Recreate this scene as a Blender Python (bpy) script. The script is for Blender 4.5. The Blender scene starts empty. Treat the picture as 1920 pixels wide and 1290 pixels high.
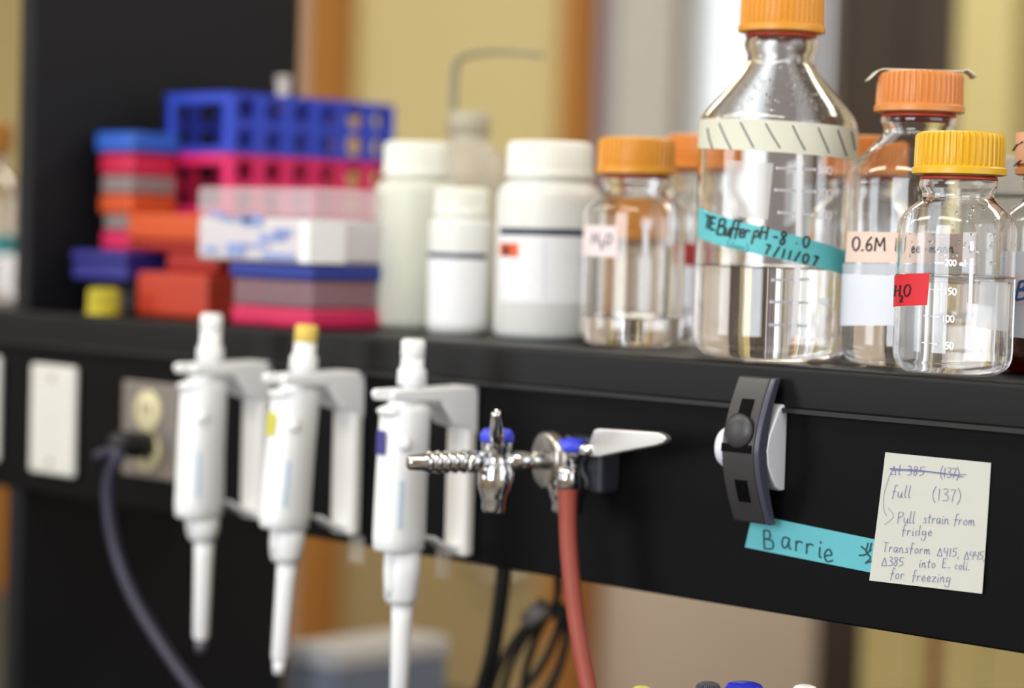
import bpy, bmesh, math, random
from mathutils import Vector, Matrix
random.seed(7)
PI = math.pi
SC = bpy.context.scene
COL = SC.collection

# ------------------------------------------------------------------ camera
TH, PIT, ROL = 0.7594, 0.0444, 0.0295
CAM = Vector((1.0890, -1.1478, 0.0714))
FPX = 4377.0
_F = Vector((-math.sin(TH) * math.cos(PIT), math.cos(TH) * math.cos(PIT), -math.sin(PIT)))
_R = Vector((math.cos(TH), math.sin(TH), 0.0))
_U = _R.cross(_F)
R_ = math.cos(ROL) * _R + math.sin(ROL) * _U
U_ = -math.sin(ROL) * _R + math.cos(ROL) * _U
cd = bpy.data.cameras.new('camera')
cd.sensor_width = 22.3
cd.lens = FPX / 1920 * 22.3
cd.clip_start = 0.05
cd.dof.use_dof = True
cd.dof.focus_distance = 1.365
cd.dof.aperture_fstop = 1.8
cam = bpy.data.objects.new('camera', cd)
COL.objects.link(cam)
m3 = Matrix((R_, U_, -_F)).transposed()
cam.matrix_world = Matrix.Translation(CAM) @ m3.to_4x4()
SC.camera = cam

# ------------------------------------------------------------------ world, lights, exposure
SC.view_settings.view_transform = 'Standard'
SC.view_settings.look = 'None'
SC.view_settings.gamma = 1.0
SC.view_settings.use_curve_mapping = False
SC.view_settings.exposure = 0.0
SC.cycles.max_bounces = 24
SC.cycles.transmission_bounces = 20
SC.cycles.transparent_max_bounces = 24
SC.cycles.glossy_bounces = 8
SC.cycles.diffuse_bounces = 5
SC.cycles.sample_clamp_indirect = 8.0
SC.cycles.blur_glossy = 0.6
w = bpy.data.worlds.new('daylight')
SC.world = w
w.use_nodes = True
w.node_tree.nodes['Background'].inputs[0].default_value = (0.93, 0.97, 1.0, 1)
w.node_tree.nodes['Background'].inputs[1].default_value = 1.5

def area(name, loc, target, sx, sy, power, colr):
    l = bpy.data.lights.new(name, 'AREA')
    l.shape = 'RECTANGLE'; l.size = sx; l.size_y = sy; l.energy = power; l.color = colr
    o = bpy.data.objects.new(name, l); COL.objects.link(o)
    o.location = loc
    o.rotation_euler = (Vector(target) - Vector(loc)).to_track_quat('-Z', 'Y').to_euler()
    return o
DAY = (0.86, 0.93, 1.0)
WARM = (1.0, 0.93, 0.80)
# daylight through the two windows of the near wall and the window of the right-hand wall
area('daylight_near_window', (0.65, -2.94, 0.55), (0.4, 0, 0.1), 1.5, 1.5, 42, DAY)
area('daylight_corner_window', (-2.3, -2.94, 0.55), (-2.3, 0, 0.2), 1.5, 1.5, 24, DAY)
area('daylight_side_window', (2.44, 0.1, 0.55), (0, 0.1, 0.2), 1.7, 1.5, 9, DAY)
LAMPS = [(0.6, -0.9), (-1.0, -0.9), (-2.6, -0.9), (-1.0, 1.3), (-2.6, 1.3), (0.8, 1.3)]
for i, (x, y) in enumerate(LAMPS):
    area('ceiling_lamp_light', (x, y, 1.285), (x, y, 0), 1.1, 0.26, 9, WARM)

# ------------------------------------------------------------------ pixel rays onto real surfaces
def ray(px, py):
    return _F + R_ * ((px - 960) / FPX) - U_ * ((py - 645) / FPX)
def at(px, py, Y):
    d = ray(px, py); return CAM + d * ((Y - CAM.y) / d.y)
def atx(px, py, X):
    d = ray(px, py); return CAM + d * ((X - CAM.x) / d.x)
def zat(px, py, Y):
    return at(px, py, Y).z

# ------------------------------------------------------------------ materials
def lin(h):
    h = h.lstrip('#'); o = []
    for i in (0, 2, 4):
        c = int(h[i:i + 2], 16) / 255
        o.append(c / 12.92 if c <= 0.04045 else ((c + 0.055) / 1.055) ** 2.4)
    return (o[0], o[1], o[2], 1)
MATS = {}
def mat(name, hexc, rough=0.5, metal=0.0, var=0.06, scale=30, bump=0.0, spec=0.5, see=0.0, sss=0.0, coat=0.0, emit=0.0):
    if name in MATS: return MATS[name]
    m = bpy.data.materials.new(name); m.use_nodes = True
    nt = m.node_tree; p = nt.nodes['Principled BSDF']
    c = lin(hexc)
    p.inputs['Roughness'].default_value = rough
    p.inputs['Metallic'].default_value = metal
    p.inputs['Specular IOR Level'].default_value = spec
    if coat: p.inputs['Coat Weight'].default_value = coat
    if sss:
        p.inputs['Subsurface Weight'].default_value = sss
        p.inputs['Subsurface Radius'].default_value = (0.01, 0.01, 0.01)
        p.inputs['Subsurface Scale'].default_value = 0.5
    tc = nt.nodes.new('ShaderNodeTexCoord'); n = nt.nodes.new('ShaderNodeTexNoise')
    n.inputs['Scale'].default_value = scale; n.inputs['Detail'].default_value = 3
    nt.links.new(tc.outputs['Object'], n.inputs['Vector'])
    r = nt.nodes.new('ShaderNodeMix'); r.data_type = 'RGBA'
    r.inputs[6].default_value = tuple(x * (1 - var) for x in c[:3]) + (1,)
    r.inputs[7].default_value = tuple(min(1, x * (1 + var)) for x in c[:3]) + (1,)
    nt.links.new(n.outputs['Fac'], r.inputs[0])
    nt.links.new(r.outputs[2], p.inputs['Base Color'])
    if bump:
        b = nt.nodes.new('ShaderNodeBump'); b.inputs['Strength'].default_value = bump
        b.inputs['Distance'].default_value = 0.002
        nt.links.new(n.outputs['Fac'], b.inputs['Height']); nt.links.new(b.outputs['Normal'], p.inputs['Normal'])
    if emit:
        p.inputs['Emission Color'].default_value = c; p.inputs['Emission Strength'].default_value = emit
    if see:
        t = nt.nodes.new('ShaderNodeBsdfTransparent'); mx = nt.nodes.new('ShaderNodeMixShader')
        mx.inputs[0].default_value = see
        out = nt.nodes['Material Output']
        nt.links.new(p.outputs[0], mx.inputs[1]); nt.links.new(t.outputs[0], mx.inputs[2])
        nt.links.new(mx.outputs[0], out.inputs['Surface'])
    MATS[name] = m
    return m
def glassmat(name, hexc='#ffffff', ior=1.47, rough=0.0, wave=0.0):
    if name in MATS: return MATS[name]
    m = bpy.data.materials.new(name); m.use_nodes = True
    nt = m.node_tree; nt.nodes.remove(nt.nodes['Principled BSDF'])
    g = nt.nodes.new('ShaderNodeBsdfGlass')
    g.inputs['Color'].default_value = lin(hexc); g.inputs['IOR'].default_value = ior; g.inputs['Roughness'].default_value = rough
    if wave:
        tc = nt.nodes.new('ShaderNodeTexCoord'); n = nt.nodes.new('ShaderNodeTexNoise'); b = nt.nodes.new('ShaderNodeBump')
        n.inputs['Scale'].default_value = 60; b.inputs['Strength'].default_value = wave; b.inputs['Distance'].default_value = 0.002
        nt.links.new(tc.outputs['Object'], n.inputs['Vector']); nt.links.new(n.outputs['Fac'], b.inputs['Height'])
        nt.links.new(b.outputs['Normal'], g.inputs['Normal'])
    nt.links.new(g.outputs[0], nt.nodes['Material Output'].inputs['Surface'])
    MATS[name] = m
    return m
def woodmat(name, h1, h2, scale=14):
    if name in MATS: return MATS[name]
    m = bpy.data.materials.new(name); m.use_nodes = True
    nt = m.node_tree; p = nt.nodes['Principled BSDF']; p.inputs['Roughness'].default_value = 0.45
    tc = nt.nodes.new('ShaderNodeTexCoord'); mp = nt.nodes.new('ShaderNodeMapping'); n = nt.nodes.new('ShaderNodeTexNoise')
    mp.inputs['Scale'].default_value = (scale, scale, 0.8); n.inputs['Scale'].default_value = 3; n.inputs['Detail'].default_value = 6
    cr = nt.nodes.new('ShaderNodeValToRGB')
    cr.color_ramp.elements[0].position = 0.3; cr.color_ramp.elements[0].color = lin(h1)
    cr.color_ramp.elements[1].position = 0.7; cr.color_ramp.elements[1].color = lin(h2)
    nt.links.new(tc.outputs['Object'], mp.inputs['Vector']); nt.links.new(mp.outputs[0], n.inputs['Vector'])
    nt.links.new(n.outputs['Fac'], cr.inputs[0]); nt.links.new(cr.outputs[0], p.inputs['Base Color'])
    MATS[name] = m
    return m

BLACK = mat('black_laminate', '#0e0e0f', 0.45, var=0.12, scale=90, bump=0.05, spec=0.3)
BLACKP = mat('black_painted_steel', '#08080a', 0.48, var=0.1, scale=160, bump=0.06, spec=0.12)
NAVYBLK = mat('dark_end_panel', '#0f1117', 0.55, var=0.1, scale=40, spec=0.3)
PEN = mat('blue_pen_ink', '#6b6da2', 0.6)
PENLT = mat('faint_pen_ink', '#8487b0', 0.6)
MARKER = mat('black_marker', '#15151a', 0.5)
PRINT = mat('white_enamel_print', '#f4f4fb', 0.5, var=0.02)
GLASS = glassmat('borosilicate_glass', '#ffffff', 1.47)
WATER = glassmat('clear_water', '#ffffff', 1.33)
CHROME = mat('chrome', '#d8d8da', 0.10, 1.0, var=0.02)
CHROMED = mat('satin_chrome', '#b9b6b0', 0.25, 1.0, var=0.05)
WHITEP = mat('white_pipette_plastic', '#fafcff', 0.32, var=0.02)
GREYW = mat('warm_white_plastic', '#f2f0ee', 0.4, var=0.02)
LBL = mat('white_paper_label', '#f2f3f6', 0.6, var=0.02)

# ------------------------------------------------------------------ mesh helpers
def obj(name, bm, m, parent=None, smooth=False, bevel=0.0, loc=None, seg=3):
    bmesh.ops.recalc_face_normals(bm, faces=bm.faces[:])
    me = bpy.data.meshes.new(name); bm.to_mesh(me); bm.free()
    if smooth:
        for p in me.polygons: p.use_smooth = True
    me.materials.append(m)
    o = bpy.data.objects.new(name, me); COL.objects.link(o)
    if parent: o.parent = parent
    if loc is not None: o.location = loc
    if bevel:
        b = o.modifiers.new('bevel', 'BEVEL'); b.width = bevel; b.segments = seg; b.limit_method = 'ANGLE'; b.angle_limit = 0.6
        for p in me.polygons: p.use_smooth = True
        wn = o.modifiers.new('normals', 'WEIGHTED_NORMAL'); wn.keep_sharp = False
    return o
def sharp(o, deg=40):
    for p in o.data.polygons: p.use_smooth = True
    o.data.set_sharp_from_angle(angle=math.radians(deg))
    return o
def tag(o, label, cat, group=None, kind=None):
    o['label'] = label; o['category'] = cat
    if group: o['group'] = group
    if kind: o['kind'] = kind
    return o
def thing(name, label, cat, loc=(0, 0, 0), rot=(0, 0, 0), group=None):
    o = bpy.data.objects.new(name, None); COL.objects.link(o)
    o.empty_display_size = 0.02
    o.location = loc; o.rotation_euler = rot
    return tag(o, label, cat, group)
def struct(name, bm, m, parent=None, bevel=0.0):
    o = obj(name, bm, m, parent, bevel=bevel)
    if not parent: o['kind'] = 'structure'
    return o
def box(bm, x0, x1, y0, y1, z0, z1):
    v = [bm.verts.new((x, y, z)) for x in (x0, x1) for y in (y0, y1) for z in (z0, z1)]
    for f in ((0, 1, 3, 2), (4, 6, 7, 5), (0, 4, 5, 1), (2, 3, 7, 6), (0, 2, 6, 4), (1, 5, 7, 3)):
        bm.faces.new([v[i] for i in f])
    return bm
def B(*a):
    return box(bmesh.new(), *a)
def lathe(prof, seg=64, bm=None, c=(0, 0), closed=False):
    """profile of (r, z) turned about a vertical axis; r = 0 ends close the solid"""
    bm = bm or bmesh.new(); rings = []
    for r, z in prof:
        if r < 1e-7: rings.append([bm.verts.new((c[0], c[1], z))])
        else: rings.append([bm.verts.new((c[0] + r * math.cos(2 * PI * k / seg), c[1] + r * math.sin(2 * PI * k / seg), z)) for k in range(seg)])
    prs = list(zip(rings, rings[1:])) + ([(rings[-1], rings[0])] if closed else [])
    for a, b in prs:
        for k in range(seg):
            q = (k + 1) % seg
            if len(a) == 1 and len(b) == 1: continue
            if len(a) == 1: bm.faces.new((a[0], b[k], b[q]))
            elif len(b) == 1: bm.faces.new((a[k], b[0], a[q]))
            else: bm.faces.new((a[k], b[k], b[q], a[q]))
    return bm
def turned(prof, p, d, seg=32, bm=None):
    """a lathe about any axis: starts at p, runs along d"""
    bm = bm or bmesh.new()
    q = Vector((0, 0, 1)).rotation_difference(Vector(d).normalized())
    b2 = lathe(prof, seg)
    bmesh.ops.transform(b2, matrix=Matrix.Translation(Vector(p)) @ q.to_matrix().to_4x4(), verts=b2.verts[:])
    me = bpy.data.meshes.new('tmp'); b2.to_mesh(me); b2.free(); bm.from_mesh(me); bpy.data.meshes.remove(me)
    return bm
def spline(pts, n=8, closed=False):
    P = [Vector(p) for p in pts]
    if len(P) < 3: return P
    out = []; N = len(P)
    for i in range(N if closed else N - 1):
        if closed: a, b, c, d = P[(i - 1) % N], P[i], P[(i + 1) % N], P[(i + 2) % N]
        else: a, b, c, d = P[max(i - 1, 0)], P[i], P[i + 1], P[min(i + 2, N - 1)]
        for k in range(n):
            t = k / n
            out.append(0.5 * ((2 * b) + (c - a) * t + (2 * a - 5 * b + 4 * c - d) * t * t + (3 * b - a - 3 * c + d) * t ** 3))
    if not closed: out.append(P[-1])
    return out
def tube(pts, r, seg=14, bm=None, closed=False, caps=True):
    bm = bm or bmesh.new(); P = [Vector(p) for p in pts]; N = len(P); rings = []; nrm = None
    for i, p in enumerate(P):
        t = (P[(i + 1) % N] - P[i - 1]) if closed else (P[min(i + 1, N - 1)] - P[max(i - 1, 0)])
        t.normalize()
        if nrm is None:
            nrm = t.orthogonal().normalized()
        else:
            nrm = (nrm - t * nrm.dot(t)).normalized()
        b = t.cross(nrm); rr = r(i / (N - 1)) if callable(r) else r
        rings.append([bm.verts.new(p + rr * (math.cos(2 * PI * k / seg) * nrm + math.sin(2 * PI * k / seg) * b)) for k in range(seg)])
    prs = list(zip(rings, rings[1:]))
    for a, b in prs:
        for k in range(seg): bm.faces.new((a[k], b[k], b[(k + 1) % seg], a[(k + 1) % seg]))
    if closed:
        a, b = rings[-1], rings[0]
        off = min(range(seg), key=lambda s: (a[0].co - b[s].co).length)
        for k in range(seg): bm.faces.new((a[k], b[(k + off) % seg], b[(k + off + 1) % seg], a[(k + 1) % seg]))
    elif caps:
        bm.faces.new(rings[0]); bm.faces.new(rings[-1])
    return bm
def loft(secs, seg=40, bm=None, pw=2.6):
    """stack of rounded-rectangle sections (cx, cy, rx, ry, z)"""
    bm = bm or bmesh.new(); rings = []
    for cx, cy, rx, ry, z in secs:
        ring = []
        for k in range(seg):
            a = 2 * PI * k / seg; c, s = math.cos(a), math.sin(a)
            ring.append(bm.verts.new((cx + rx * math.copysign(abs(c) ** (2 / pw), c), cy + ry * math.copysign(abs(s) ** (2 / pw), s), z)))
        rings.append(ring)
    for a, b in zip(rings, rings[1:]):
        for k in range(seg): bm.faces.new((a[k], a[(k + 1) % seg], b[(k + 1) % seg], b[k]))
    bm.faces.new(rings[0]); bm.faces.new(rings[-1])
    return bm
def prism(poly, f0, f1, bm=None):
    """2D outline swept between two maps (u,v)->point"""
    bm = bm or bmesh.new()
    a = [bm.verts.new(f0(*p)) for p in poly]; b = [bm.verts.new(f1(*p)) for p in poly]
    n = len(poly)
    bm.faces.new(a); bm.faces.new(list(reversed(b)))
    for i in range(n): bm.faces.new((a[i], b[i], b[(i + 1) % n], a[(i + 1) % n]))
    return bm
def sheet(fn, nu, nv, bm=None):
    bm = bm or bmesh.new()
    g = [[bm.verts.new(fn(i / nu, j / nv)) for j in range(nv + 1)] for i in range(nu + 1)]
    for i in range(nu):
        for j in range(nv): bm.faces.new((g[i][j], g[i + 1][j], g[i + 1][j + 1], g[i][j + 1]))
    return bm
def solid(o, t, off=-1.0):
    s = o.modifiers.new('thickness', 'SOLIDIFY'); s.thickness = t; s.offset = off
    return o

# ------------------------------------------------------------------ handwriting: strokes per letter, y up, x-height 0.5
GL = {
 '0': (.5, [[(.25,.88),(.06,.7),(.03,.35),(.2,.02),(.4,.2),(.45,.6),(.3,.88)]]),
 '1': (.3, [[(.14,.86),(.12,.45),(.1,.0)]]),
 '2': (.5, [[(.05,.7),(.22,.9),(.4,.72),(.3,.4),(.03,.02)],[(.03,.02),(.45,.05)]]),
 '3': (.48, [[(.06,.82),(.26,.9),(.38,.72),(.16,.5)],[(.16,.5),(.4,.38),(.36,.08),(.04,.03)]]),
 '4': (.52, [[(.1,.88),(.04,.45),(.4,.45)],[(.4,.85),(.36,.0)]]),
 '5': (.5, [[(.1,.86),(.06,.5)],[(.06,.5),(.32,.52),(.36,.2),(.03,.02)],[(.1,.86),(.5,.9)]]),
 '6': (.48, [[(.36,.9),(.1,.55),(.05,.2),(.2,.02),(.38,.2),(.28,.45),(.07,.3)]]),
 '7': (.46, [[(.02,.82),(.4,.88)],[(.4,.88),(.24,.4),(.16,-.02)]]),
 '8': (.48, [[(.36,.8),(.2,.9),(.08,.72),(.34,.3),(.2,.02),(.06,.2),(.36,.7),(.36,.8)]]),
 'A': (.6, [[(.02,.0),(.25,.8)],[(.25,.8),(.5,.0)],[(.5,.0),(.02,.0)]]),
 'B': (.58, [[(.08,.9),(.05,.0)],[(.05,.88),(.34,.9),(.36,.6),(.1,.48)],[(.1,.48),(.46,.44),(.46,.08),(.04,.0)]]),
 'E': (.52, [[(.4,.86),(.08,.88)],[(.08,.88),(.06,.02)],[(.06,.02),(.42,.04)],[(.07,.46),(.34,.47)]]),
 'T': (.5, [[(.0,.9),(.5,.86)],[(.24,.88),(.2,.02)]]),
 'P': (.5, [[(.06,.9),(.04,-.02)],[(.05,.88),(.36,.86),(.38,.56),(.06,.46)]]),
 'M': (.75, [[(.04,.0),(.1,.86)],[(.1,.86),(.34,.3)],[(.34,.3),(.6,.88)],[(.6,.88),(.66,.0)]]),
 'H': (.58, [[(.06,.88),(.05,.0)],[(.44,.88),(.44,.0)],[(.05,.45),(.44,.47)]]),
 'N': (.6, [[(.04,.0),(.08,.86)],[(.08,.86),(.44,.02)],[(.44,.02),(.5,.88)]]),
 'a': (.46, [[(.36,.46),(.12,.46),(.05,.15),(.2,.03),(.36,.4)],[(.36,.46),(.34,.12),(.44,.02)]]),
 'b': (.42, [[(.08,.95),(.05,.04),(.3,.06),(.34,.36),(.08,.4)]]),
 'c': (.38, [[(.32,.42),(.12,.46),(.05,.15),(.3,.04)]]),
 'd': (.5, [[(.34,.4),(.1,.44),(.05,.1),(.3,.1)],[(.4,.98),(.36,.4),(.38,.02)]]),
 'e': (.42, [[(.06,.22),(.32,.32),(.22,.5),(.06,.28),(.14,.03),(.38,.12)]]),
 'f': (.4, [[(.4,.9),(.22,.96),(.16,.5),(.12,-.12)],[(.02,.44),(.36,.48)]]),
 'g': (.46, [[(.34,.42),(.1,.44),(.08,.1),(.32,.2),(.36,.44)],[(.36,.44),(.32,-.3),(.06,-.36),(.02,-.2)]]),
 'i': (.22, [[(.1,.46),(.08,.04),(.18,.02)],[(.12,.72),(.15,.62)]]),
 'l': (.24, [[(.1,.98),(.06,.3),(.1,.02),(.2,.06)]]),
 'm': (.66, [[(.05,.46),(.05,.02)],[(.05,.3),(.2,.48),(.26,.02)],[(.26,.3),(.42,.48),(.48,.06),(.62,.06)]]),
 'n': (.46, [[(.05,.46),(.05,.02)],[(.05,.3),(.22,.5),(.3,.3),(.32,.04),(.44,.06)]]),
 'o': (.42, [[(.2,.48),(.06,.3),(.12,.04),(.32,.12),(.32,.42),(.18,.48)]]),
 'p': (.46, [[(.08,.5),(.03,-.4)],[(.07,.4),(.28,.5),(.36,.2),(.06,.06)]]),
 'r': (.36, [[(.06,.48),(.05,.02)],[(.05,.28),(.16,.46),(.34,.44)]]),
 's': (.36, [[(.3,.46),(.1,.44),(.24,.22),(.22,.04),(.02,.06)]]),
 't': (.36, [[(.18,.84),(.12,.12),(.26,.02)],[(.0,.52),(.34,.56)]]),
 'u': (.46, [[(.05,.46),(.06,.1),(.24,.04),(.34,.4)],[(.34,.46),(.34,.06),(.44,.04)]]),
 'w': (.58, [[(.03,.46),(.12,.04),(.26,.4),(.36,.04),(.52,.48)]]),
 'z': (.42, [[(.04,.44),(.34,.46)],[(.34,.46),(.06,.04)],[(.06,.04),(.38,.06)]]),
 '(': (.3, [[(.24,1.02),(.06,.6),(.06,.15),(.22,-.18)]]),
 ')': (.3, [[(.04,1.02),(.22,.6),(.2,.15),(.02,-.18)]]),
 '/': (.4, [[(.36,.95),(.04,-.05)]]),
 '-': (.46, [[(.06,.42),(.38,.44)]]),
 '.': (.22, [[(.05,-.02),(.14,.1)]]),
 ',': (.24, [[(.12,.06),(.02,-.2)]]),
 ' ': (.36, []),
}
def write(text, x, y, size, slope=0.0, lean=0.0, track=1.0):
    """photo-pixel strokes of a line of handwriting; x, y is the start of the baseline"""
    out = []; u = 0.0
    for ch in text:
        adv, strokes = GL[ch]
        for s in strokes:
            pts = []
            for a, b in spline([(p[0], p[1], 0) for p in s], 6) and [(q.x, q.y) for q in spline([(p[0], p[1], 0) for p in s], 6)]:
                X = (u + a + lean * b) * size; Yv = b * size
                pts.append((x + X, y - Yv + slope * X))
            out.append(pts)
        u += (adv + .06) * track
    return out
def ribbons(strokes, width, fn, bm=None):
    """flat ink lines: fn maps (px, py, lift) to a point on the surface"""
    bm = bm or bmesh.new()
    for si, s in enumerate(strokes):
        lift = (si % 5) * 0.000012
        n = len(s); L = []; Rr = []
        for i in range(n):
            ax, ay = s[max(i - 1, 0)]; bx, by = s[min(i + 1, n - 1)]
            dx, dy = bx - ax, by - ay; l = math.hypot(dx, dy) or 1
            nx, ny = -dy / l * width / 2, dx / l * width / 2
            L.append(bm.verts.new(fn(s[i][0] + nx, s[i][1] + ny, lift))); Rr.append(bm.verts.new(fn(s[i][0] - nx, s[i][1] - ny, lift)))
        for i in range(n - 1): bm.faces.new((L[i], L[i + 1], Rr[i + 1], Rr[i]))
    return bm
def inkobj(name, strokes, width, fn, m, parent):
    bm = ribbons(strokes, width, fn)
    if parent:
        mw = parent_origin(parent)
        for v in bm.verts: v.co -= mw
    return obj(name, bm, m, parent)
def parent_origin(o):
    p = Vector(o.location)
    while o.parent: o = o.parent; p += Vector(o.location)
    return p

# ================================================================== THE ROOM
FZ, CZ = -1.36, 1.32
WALLM = mat('cream_wall_paint', '#c9b9a8', 0.8, var=0.03, scale=8)
CEILM = mat('white_ceiling', '#e8e6e0', 0.9, var=0.03)
FLOORM = mat('grey_vinyl_floor', '#8d877c', 0.5, var=0.1, scale=20)
WOOD = woodmat('orange_oak', '#9a6326', '#b87d38')
WOODD = woodmat('dark_walnut', '#2c2119', '#3e2f22')
X0, X1, Y0, Y1 = -4.6, 2.5, -3.0, 2.4
WX0, WX1, WZ0, WZ1 = at(1262, 300, 2.4).x, at(1545, 300, 2.4).x, -0.25, 1.15       # window opening of the far wall
bm = B(X0, WX0, Y1, Y1 + .12, FZ, CZ); box(bm, WX1, X1, Y1, Y1 + .12, FZ, CZ)
box(bm, WX0, WX1, Y1, Y1 + .12, FZ, WZ0); box(bm, WX0, WX1, Y1, Y1 + .12, WZ1, CZ)
struct('wall_back', bm, WALLM)
struct('wall_left', B(X0 - .12, X0, Y0, Y1 + .12, FZ, CZ), WALLM)
bm = B(X1, X1 + .12, Y0, -.75, FZ, CZ); box(bm, X1, X1 + .12, .95, Y1 + .12, FZ, CZ)
box(bm, X1, X1 + .12, -.75, .95, FZ, -.2); box(bm, X1, X1 + .12, -.75, .95, 1.3, CZ)
struct('wall_right', bm, WALLM)
bm = B(X0, -3.05, Y0 - .12, Y0, FZ, CZ); box(bm, -1.55, -.1, Y0 - .12, Y0, FZ, CZ); box(bm, 1.4, X1, Y0 - .12, Y0, FZ, CZ)
for a, b in ((-3.05, -1.55), (-.1, 1.4)):
    box(bm, a, b, Y0 - .12, Y0, FZ, -.2); box(bm, a, b, Y0 - .12, Y0, 1.3, CZ)
struct('wall_front', bm, WALLM)
struct('floor', B(X0 - .12, X1 + .12, Y0 - .12, Y1 + .12, FZ - .1, FZ), FLOORM)
struct('ceiling', B(X0 - .12, X1 + .12, Y0 - .12, Y1 + .12, CZ, CZ + .1), CEILM)
def bx(px, Y):
    return at(px, 300, Y).x
# far door: cream upper panel, tan lower panel, between two oak posts
DOORM = mat('cream_door_paint', '#d2c48e', 0.55, var=0.03, scale=6)
DOORT = mat('tan_door_panel', '#a8946a', 0.55, var=0.03, scale=6)
dx = (bx(640, Y1 - .045) + bx(1035, Y1 - .045)) / 2
d = bpy.data.objects.new('door_1', None); COL.objects.link(d); d['kind'] = 'structure'; d.location = (dx, Y1, FZ)
xs = [bx(q, Y1 - .09) - dx for q in (566, 634, 1040, 1097)]
obj('door_leaf', B(xs[1], xs[2], -.045, -.005, 1.30, 2.55), DOORM, d, bevel=.003)
obj('lower_panel', B(xs[1], xs[2], -.048, -.005, 0.01, 1.299), DOORT, d, bevel=.003)
obj('door_post', B(xs[0], xs[1], -.09, 0, 0, 2.6), WOOD, d, bevel=.004)
obj('door_post', B(xs[2], xs[3], -.09, 0, 0, 2.6), WOOD, d, bevel=.004)
hb = turned([(0, 0), (.026, 0), (.026, .006), (.01, .008), (.01, .04), (0, .04)], (.25, -.048, .75), (0, -1, 0))
tube([(.25, -.086, .75), (.14, -.086, .75)], .009, bm=hb); obj('door_handle', hb, CHROMED, d, smooth=True)
# far window
wn = bpy.data.objects.new('window_1', None); COL.objects.link(wn); wn['kind'] = 'structure'; wn.location = ((WX0 + WX1) / 2, Y1, WZ0)
ww, wh = (WX1 - WX0) / 2, WZ1 - WZ0
bm = B(-ww, -ww + .02, .02, .09, 0, wh); box(bm, ww - .02, ww, .02, .09, 0, wh); box(bm, -ww, ww, .02, .09, 0, .03); box(bm, -ww, ww, .02, .09, wh - .03, wh)
obj('window_frame', bm, mat('white_frame_paint', '#e9e9e6', 0.5), wn, bevel=.003)
obj('window_pane', B(-ww + .015, ww - .015, .05, .056, .02, wh - .02), glassmat('window_glass', '#ffffff', 1.45), wn)
obj('window_sill', B(-ww - .01, ww + .01, -.03, .1, -.03, 0), mat('white_frame_paint', '#e9e9e6'), wn, bevel=.004)
# curtains either side of the far window
CURT = mat('grey_curtain_cloth', '#cbc7c1', 0.85, var=0.05, scale=18)
CURTM = mat('mauve_curtain_lining', '#a79fac', 0.85, var=0.05, scale=18)
def curtain(name, xa, xb, label, m, z0=-.30):
    n = max(10, int((xb - xa) / .006))
    def fn(u, v):
        return (xa + (xb - xa) * u, Y1 - .06 + .018 * math.sin(u * (xb - xa) * 2 * PI / .062) * (1 - .3 * v), z0 + (1.24 - z0) * v)
    o = obj(name, sheet(fn, n, 6), m, smooth=True); solid(o, .0015)
    return tag(o, label, 'curtain')
YC = Y1 - .06
curtain('curtain', bx(1146, YC), bx(1268, YC), 'pale grey curtain hanging between the mauve curtain and the bright window', CURT)
curtain('curtain', bx(1100, YC), bx(1143, YC), 'narrow mauve curtain hanging beside the oak door post', CURTM)
curtain('curtain', bx(1408, YC), bx(1535, YC), 'grey curtain hanging behind the largest glass bottle', mat('slate_curtain_cloth', '#9d9aa0', .85, var=.05, scale=18))
# dark cabinet and pale post
yf = Y1 - .22
xa, xb = bx(1556, yf), bx(1830, yf)
t = thing('tall_cabinet', 'tall dark brown wooden cabinet beyond the orange-capped glass bottles', 'cabinet', ((xa + xb) / 2, Y1 - .003, FZ))
hw = (xb - xa) / 2
obj('body', B(-hw, hw, -.20, 0, .06, 2.5), WOODD, t, bevel=.004)
obj('plinth', B(-hw + .01, hw - .01, -.18, 0, 0, .06), BLACK, t)
for k, (xa_, xb_) in enumerate(((-hw + .004, -.002), (.002, hw - .004))):
    dd = obj('door', B(xa_, xb_, -.218, -.2005, .08, 2.48), WOODD, t, bevel=.003)
    hxx = xb_ - .02 if k == 0 else xa_ + .02
    obj('handle', tube(spline([(hxx, -.217, .9), (hxx, -.24, .92), (hxx, -.24, 1.02), (hxx, -.217, 1.04)]), .005), CHROMED, dd, smooth=True)
yp_ = Y1 - .30
struct('trim_1', B(xb + .004, xb + .11, yp_, Y1, FZ, CZ), mat('pale_yellow_paint', '#cdbf84', 0.6, var=0.02), bevel=.006)
struct('trim_2', B(xb + .112, xb + .26, Y1 - .1, Y1, FZ, CZ), WOODD, bevel=.004)
# ceiling lamps
for i, (x, y) in enumerate(LAMPS):
    t = thing('ceiling_light', 'long white fluorescent ceiling light fitting above the benches', 'ceiling light', (x, y, CZ), group='ceiling light fittings')
    fr = B(-.6, .6, -.16, -.14, -.03, 0); box(fr, -.6, .6, .14, .16, -.03, 0); box(fr, -.6, -.58, -.14, .14, -.03, 0); box(fr, .58, .6, -.14, .14, -.03, 0)
    obj('frame', fr, mat('white_frame_paint', '#e9e9e6'), t)
    obj('diffuser', B(-.58, .58, -.14, .14, -.02, -.012), mat('lamp_diffuser', '#fff2d8', 0.6, emit=4.0), t)

# ================================================================== BENCH AND SHELF
BZ = -0.42
t = thing('lab_bench', 'black-topped laboratory bench standing under the reagent shelf', 'bench', (0, 0, FZ))
h = BZ - FZ
obj('bench_top', B(-2.0, 1.0, -.36, .66, h - .03, h), BLACK, t, bevel=.004)
bmc = B(-1.95, .95, -.28, .6, .1, h - .03)
obj('bench_cabinet', bmc, woodmat('bench_oak', '#8a5c2a', '#a8743a'), t, bevel=.004)
obj('plinth', B(-1.95, .95, -.22, .54, 0, .1), BLACK, t)

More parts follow.
